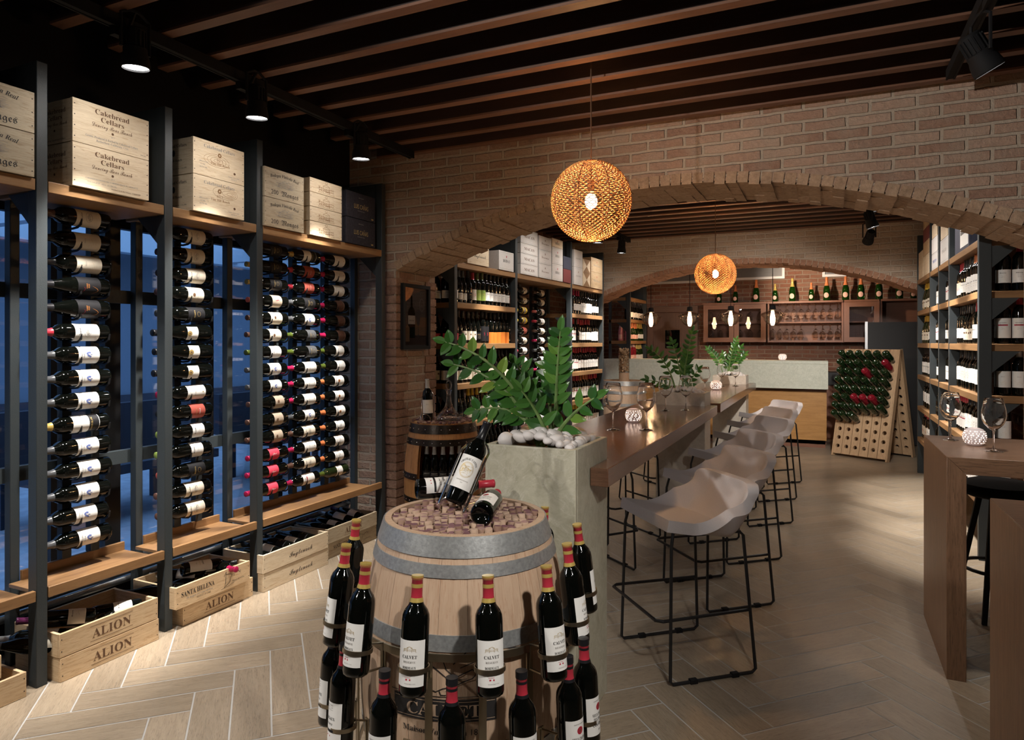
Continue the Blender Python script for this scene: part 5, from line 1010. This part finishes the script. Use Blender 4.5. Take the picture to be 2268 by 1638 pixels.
# door, vents, screens
m=MB(); frame(m,-2.93,-2.04,12.12,12.198,-.0,2.13,.10); d1=struct('door_1',m,'door_wood')
m=MB(); m.box(-2.83,-2.625,12.16,12.195,.02,2.02); m.box(-2.35,-2.14,12.16,12.195,.02,2.02); m.box(-2.625,-2.35,12.16,12.195,1.72,2.02); m.box(-2.625,-2.35,12.16,12.195,.02,1.38); frame(m,-2.64,-2.335,12.145,12.16,1.365,1.735,.022); m.build('door_leaf','door_wood',d1)
m=MB(); m.box(-2.618,-2.357,12.165,12.175,1.387,1.713); m.build('door_glass','wine_glass_dark',d1); m=MB(); m.box(-2.22,-2.19,12.12,12.158,1.0,1.12); m.build('door_handle','brushed_steel',d1)
def vent(label,x0,x1,z0,z1):
    o=thing('air_vent',label,'air vent',((x0+x1)/2,12.195,z0)); w=(x1-x0)/2; h=z1-z0; m=MB(); frame(m,-w,w,-.03,0,0,h,.04); m.build('vent_frame','white_frame',o)
    m=MB(); m.box(-w+.04,w-.04,-.008,-.002,.04,h-.04); n=int(h/.018)
    for k in range(2,n-1): m.box(-w+.04,w-.04,-.022,-.010,.018*k,.018*k+.006)
    m.build('vent_slats','vent_grey',o)
vent('white framed air vent high on the back wall, leftmost',-2.95,-2.03,2.54,2.87); vent('white framed air vent high on the back wall, middle',-1.45,-.63,2.56,2.86); vent('small white framed air vent high on the back wall, rightmost',-.06,.40,2.56,2.76)
o=thing('folding_screen','tall matte black screen with steel edge behind the riddling rack','screen',(.86,11.3,0)); m=MB(); m.box(-.30,1.0,-.02,.02,.02,1.79); m.build('panel','screen_black',o); m=MB(); m.box(-.34,-.305,-.025,.025,0,1.80); m.build('edge_post','brushed_steel',o)
o=thing('back_counter','dark wooden counter with black top behind the bar','counter',(.16,11.75,0)); m=MB(); m.box(-1.9,.8,-.2,.3,.0,.83); m.build('body','cabinet_wood',o); m=MB(); m.box(-1.92,.82,-.22,.3,.84,1.03); m.build('black_top','screen_black',o)
o=thing('table_lamp','small glowing lamp on the back counter behind the plants','lamp',(-1.22,11.75,1.031)); m=MB(); m.lathe([(0,0),(.05,0),(.05,.012),(.012,.02),(.012,.1)],16); m.build('base','brushed_steel',o); m=MB(); m.lathe([(.085,.08),(.05,.2),(0,.2)],20); m.build('lamp_shade','porcelain',o); m=MB(); m.ball((0,0,.13),.025,.025,.03); m.build('bulb','bulb_warm',o); lamp('POINT','bulb_light',(0,.0,.17),9,(1,.72,.5),.04,parent=o)
# small shelving left in the bar area
o=shelving('wine_shelving','narrow black shelving of champagne bottles left of the back door',(-2.80,0,0),0,-1,(10.45,11.50),(10.5,11.52),[(z,[(10.5,11.497)]) for z in (2.206,1.86,1.52,1.18,.84,.5)],None,(),2.72)
ML=Matrix.Translation((-2.80,0,0))
for k,(z,sts) in enumerate(((1.86,rep(('ch_black',9))),(1.52,rep(('ch_rose',1),('ch_pink',5),('ch_gold',3))),(1.18,rep(('rose',5),('ch_gold',4))),(.84,rep(('ch_black',5),('ch_gold',4))))):
    row(ML,-1,10.52,11.48,z,sts,'%s of narrow shelving by door'%SH[k])
for z,s,w in ((1.52,'ch_rose','upper'),(1.18,'rose','lower')): bottle(s,'pink bottle seen through the open end of the narrow shelving, %s'%w,(-2.98,10.56,z+.0005),along((0,0,1),(0,-1,0)))
# riddling rack
b0=Vector((.08,9.96,0)); b1=Vector((.68,9.61,0)); ux=(b1-b0).normalized(); nn=Vector((-ux.y,ux.x,0)); W=(b1-b0).length; lean=.34; H_=1.40
rk=thing('riddling_rack','oak A-frame riddling rack holding rows of sparkling wine bottles','bottle rack',b0,math.atan2(ux.y,ux.x))
th=math.atan2(lean,H_); Lp=math.hypot(lean,H_)
def leafpanel(yb,ang,holes,name,dark=False):
    MM=Matrix.Translation((0,yb,0))@Matrix.Rotation(ang,4,'X')
    nc,nr=6,11; cw=W/nc; m=MB(); t=.035
    for c in range(nc):
        x0,x1=c*cw+.004,(c+1)*cw-.004; xc=(x0+x1)/2; zs=[.05]
        m2=m
        cz=[.13+.115*r for r in range(nr)]; rr=.026; n=12; pz=.03
        edges=[.03]+[(cz[r]+cz[r+1])/2 for r in range(nr-1)]+[Lp]
        for r in range(nr):
            za,zb=edges[r],edges[r+1]; ring=[(xc+rr*math.cos(2*PI*k/16),cz[r]+rr*math.sin(2*PI*k/16)) for k in range(16)]
            out=[]
            for k in range(16):
                a=2*PI*k/16; dx,dz=math.cos(a),math.sin(a); s=min(((x1-xc) if dx>0 else (xc-x0))/max(abs(dx),1e-6),((zb-cz[r]) if dz>0 else (cz[r]-za))/max(abs(dz),1e-6)); out.append((xc+dx*s,cz[r]+dz*s))
            # add exact corners
            for ysd in (-t/2,t/2):
                vs=[MM@Vector((x,ysd,z)) for x,z in out]+[MM@Vector((x,ysd,z)) for x,z in ring]; fs=[(k,(k+1)%16,16+(k+1)%16,16+k) for k in range(16)]; uv=[[( (out+ring)[q][1]+c*.7,(out+ring)[q][0]) for q in f] for f in fs]
                m.add(vs,fs,0,uv,rn=.4+.1*c)
                for cx_,cz_,ka,kb in ((x1,zb,1,3),(x0,zb,5,7),(x0,za,9,11),(x1,za,13,15)):
                    kk=(ka+kb)//2
                    best=[(k) for k in range(16)]
                    pa=[out[k] for k in range(16) if (abs(out[k][0]-cx_)<1e-5)]; pb=[out[k] for k in range(16) if (abs(out[k][1]-cz_)<1e-5)]
                    if pa and pb:
                        p=min(pa,key=lambda q:abs(q[1]-cz_)); q_=min(pb,key=lambda q:abs(q[0]-cx_)); m.add([MM@Vector((x,ysd,z)) for x,z in (p,(cx_,cz_),q_)],[(0,1,2)],0,[[(z+c*.7,x) for x,z in (p,(cx_,cz_),q_)]],rn=.4+.1*c)
            vs=[MM@Vector((x,-t/2,z)) for x,z in ring]+[MM@Vector((x,t/2,z)) for x,z in ring]; m.add(vs,[(k,(k+1)%16,16+(k+1)%16,16+k) for k in range(16)],0,[[(0,0)]*4]*16,rn=.1)
        for x in (x0,x1): m.add([MM@Vector(p) for p in ((x,-t/2,.03),(x,t/2,.03),(x,t/2,Lp),(x,-t/2,Lp))],[(0,1,2,3)],0)
    m.build(name,'rack_oak',rk,180); m=MB()
    for k in range(12): m.box(.0,W,t/2+.004,t/2+.02,.09+.113*k,.115+.113*k,0,MM)
    for x in (-.012,W-.008): m.box(x,x+.022,-t/2-.005,t/2+.03,0,Lp,0,MM)
    m.build('frame_battens','rack_oak',rk); return MM
MF=leafpanel(0,-th,1,'front_leaf'); leafpanel(2*lean,th,0,'rear_leaf')
RW=rk.matrix_basis.copy(); RWm=Matrix.Translation(b0)@Matrix.Rotation(math.atan2(ux.y,ux.x),4,'Z')@MF
pinkset={(1,5),(2,3),(5,2),(5,3),(5,4)}
for r in range(8):
    for c in range(6):
        if r==7 and c>2: continue
        z=.13+.115*(10-r); p=RWm@Vector(((c+.5)*W/6,-.018,z)); ax=(RWm.to_3x3()@Vector((0,1,-.0))); dn=Vector((0,0,-1)); d=(ax*.80+dn*.62).normalized(); d=(ax.normalized()*.86+Vector((rng.uniform(-.04,.04),0,-.30))).normalized()
        pk=(r,c) in pinkset; L_=.225; base=p-d*L_
        bottle('rid_pink' if pk else 'rid','%s bottle from the left in the %s row of the riddling rack'%(ORD[c],ORD[r]),base,along(d,(-.3,-.5,1),rng.uniform(-.5,.5)),None,.98)
# casks by the bar and by the near arch pier
o=thing('wine_cask','small cask with steel hoops and a cork vase, before the marble bar','cask',(-2.66,9.52,0)); barrel(o,.95,.285,.345,'barrel_oak',[(.885,.949),(.77,.81),(.60,.64),(.30,.34),(.12,.16),(0,.06)],'galvanised',n=32); m=MB(); m.lathe([(0,.93),(.262,.93)],32); m.build('head','cork_side',o)
o=thing('cork_vase','tall glass vase filled with wine corks on the farther cask','vase',(-2.62,9.45,.931)); m=MB(); m.lathe([(0,0),(.072,0),(.072,.13),(.0,.13)],24); m.build('wooden_base','barrel_oak',o); m=MB(); m.lathe([(.076,.13),(.076,.46)],28); m.build('glass_cylinder','clear_glass',o)
m=MB()
for k in range(150):
    a=rng.uniform(0,6.28); r_=rng.choice((.05,.058,.03)); z=rng.uniform(.15,.47); m.tube([(-.02,0,0),(.02,0,0)],.0115,7,0) ; n=len(m.v)
    Mx=Matrix.Translation((r_*math.cos(a),r_*math.sin(a),z))@Euler((rng.uniform(0,3),rng.uniform(-1,1),rng.uniform(0,6))).to_matrix().to_4x4()
    m.v[-14:]=[tuple(Mx@Vector(v)) for v in m.v[-14:]]
q=m.build('corks','cork_side',o); q['kind']='stuff'
cb=thing('cask_cabinet','honey brown cask with open front shelves of small bottles by the brick pier','cask',(-2.63,4.43,0))
ga=math.atan2(-4.43,2.63); gp=(ga+.75+R(22),ga-.75+2*PI+R(22))
gp=(ga+R(48),ga+R(48)+2*PI-R(88))
rb_=barrel(cb,.90,.240,.292,'barrel_honey',[(.835,.899),(.75,.795),(.50,.545,gp),(.33,.37,gp),(0,.06)],'hoop_iron',gap=gp,n=32)
m=MB(); m.lathe([(rb_(.75),.75),(rb_(.899),.899)],40,0,a0=gp[1],a1=gp[0]+2*PI); m.build('front_band','barrel_honey',cb)
for z in (.44,.15): m=MB(); m.lathe([(0,z),(.255,z),(.255,z+.02),(0,z+.02)],32); m.build('shelf','barrel_honey',cb)
m=MB(); m.lathe([(0,.885),(.222,.885),(.222,.905),(0,.905)],32); m.build('head','barrel_honey',cb)
m=MB(); r=random.Random(4)
for k in range(330):
    a=r.uniform(0,6.28); q=.222*math.sqrt(r.random()); m.lathe([(.011,0),(.011,.012),(0,.0122)],7,0,Matrix.Translation((q*math.cos(a),q*math.sin(a),.903+r.uniform(0,.004)))@Matrix.Rotation(r.uniform(-.5,.5),4,'X'),rn=r.random())
q=m.build('cork_layer','cork',cb); q['kind']='stuff'
def D_mini(F): F.text('MATHIS BLANC',0,.02,.007,K['ink_white'],'serif',.05); F.rect(-.03,.03,.006,.008,K['ink_grey'],1,6); F.rect(-.02,.02,-.03,-.012,K['ink_grey'],1,6); F.text('BRUT',0,-.021,.008,K['ink_white'],'sans',.03)
ST['mini']=('burg','wine_glass_dark','silver','black',.03,.11,70,D_mini)
for k in range(5):
    a=ga-R(40)+R(20)*k; bottle('mini','silver-capped bottle on the upper shelf inside the open cask, %s from left'%ORD[k],(-2.63+.185*math.cos(a),4.43+.185*math.sin(a),.4605),along((0,0,1),(.5,-.85,0)),'silver-capped bottles inside the open cask',.93)
    if k<4: bottle('mini','silver-capped bottle on the lower shelf inside the open cask, %s from left'%ORD[k],(-2.63+.16*math.cos(a+.15),4.43+.16*math.sin(a+.15),.1705),along((0,0,1),(.5,-.85,0)),'silver-capped bottles inside the open cask',.88)
# decanter and bottle in wire stand on that cask
o=put('decanter',None) if False else None
m=MB(); m.lathe([(0,.004),(.085,.003),(.098,.012),(.094,.03),(.06,.065),(.032,.10),(.02,.14),(.016,.19),(.019,.215),(.026,.226)],30); dk=m.build('decanter','clear_glass',None,180); dk.location=(-2.54,4.36,.918); tag(dk,'clear glass decanter on the open cask by the brick pier','decanter')
m=MB(); m.lathe([(0,.185),(.013,.19),(.014,.225),(.012,.23)],14); m.tube([(.022*math.sin(2*PI*k/20),0,.262-.034*math.cos(2*PI*k/20)) for k in range(20)],.005,6,closed=True); st=m.build('stopper','clear_glass',dk,180)
bottle('s_silver','dark bottle standing beside the decanter on the open cask',(-2.70,4.33,.92),along((-.03,0,1),(.45,-.9,0)))
o=thing('wire_bottle_holder','thin wire holder around the bottle beside the decanter','bottle holder',(-2.70,4.33,.92)); m=MB(); e=Vector((.907,.42,0)); m.tube([e*-.046+Vector((0,-.01,.0)),e*-.046+Vector((0,0,.17)),e*-.02+Vector((0,.02,.20)),e*.02+Vector((0,.02,.20)),e*.046+Vector((0,0,.17)),e*.046+Vector((0,-.01,0))],.003,6); m.tube([e*.042*math.cos(t)+Vector((0,-.045,.045*math.sin(t))) for t in [PI*k/10 for k in range(11)]],.003,6); m.build('wire_frame','chrome',o)
# framed poster on the pier
o=thing('framed_poster','dark framed poster of a bottle and glass on the brick pier','picture',(-3.04,4.667,1.703)); m=MB(); w,h=.2,.262
m.box(0,.028,-w,-w+.028,-h,h); m.box(0,.028,w-.028,w,-h,h); m.box(0,.028,-w+.028,w-.028,-h,-h+.028); m.box(0,.028,-w+.028,w-.028,h-.028,h); m.build('frame','matte_black',o)
m=MB(); m.box(.004,.01,-w+.028,w-.028,-h+.028,h-.028); F=Flat(); fn=lambda x,y,l:(.0105+l,x,y)
F.rect(-.165,.165,-.225,-.15,1); F.rect(-.02,.165,-.16,.0,2,1); F.poly([(-.11,-.17),(-.11,.03),(-.10,.06),(-.075,.08),(-.07,.17),(-.05,.17),(-.045,.08),(-.02,.06),(-.01,.03),(-.01,-.17)],3,2); F.rect(-.11,-.01,-.06,.01,4,3); F.text('RESERVA',-.06,-.03,.012,5,'serif',.07,lay=4)
F.poly([(.01,.06),(.0,-.0),(.02,-.06),(.04,-.075),(.055,-.06),(.07,.0),(.06,.06)],6,3); F.rect(.036,.042,-.15,-.075,6,3); F.ell(.04,-.152,.03,.006,6,3); F.poly([(-.15,-.2),(-.15,-.09),(-.12,-.06),(-.09,-.09),(-.09,-.2)],2,4); F.ring(.09,.10,.035,.05,.004,7,3); F.text('AZUL',.09,.09,.018,7,'serif',.045,lay=3); F.to(m,fn,.0004)
m.build('poster','picture_art stave_dark picture_brown bottle_clear_dark paper_cream ink paper_grey ink_grey'.split(),o); m=MB(); m.box(.016,.018,-w+.026,w-.026,-h+.026,h-.026); m.build('glazing','cabinet_glass',o)
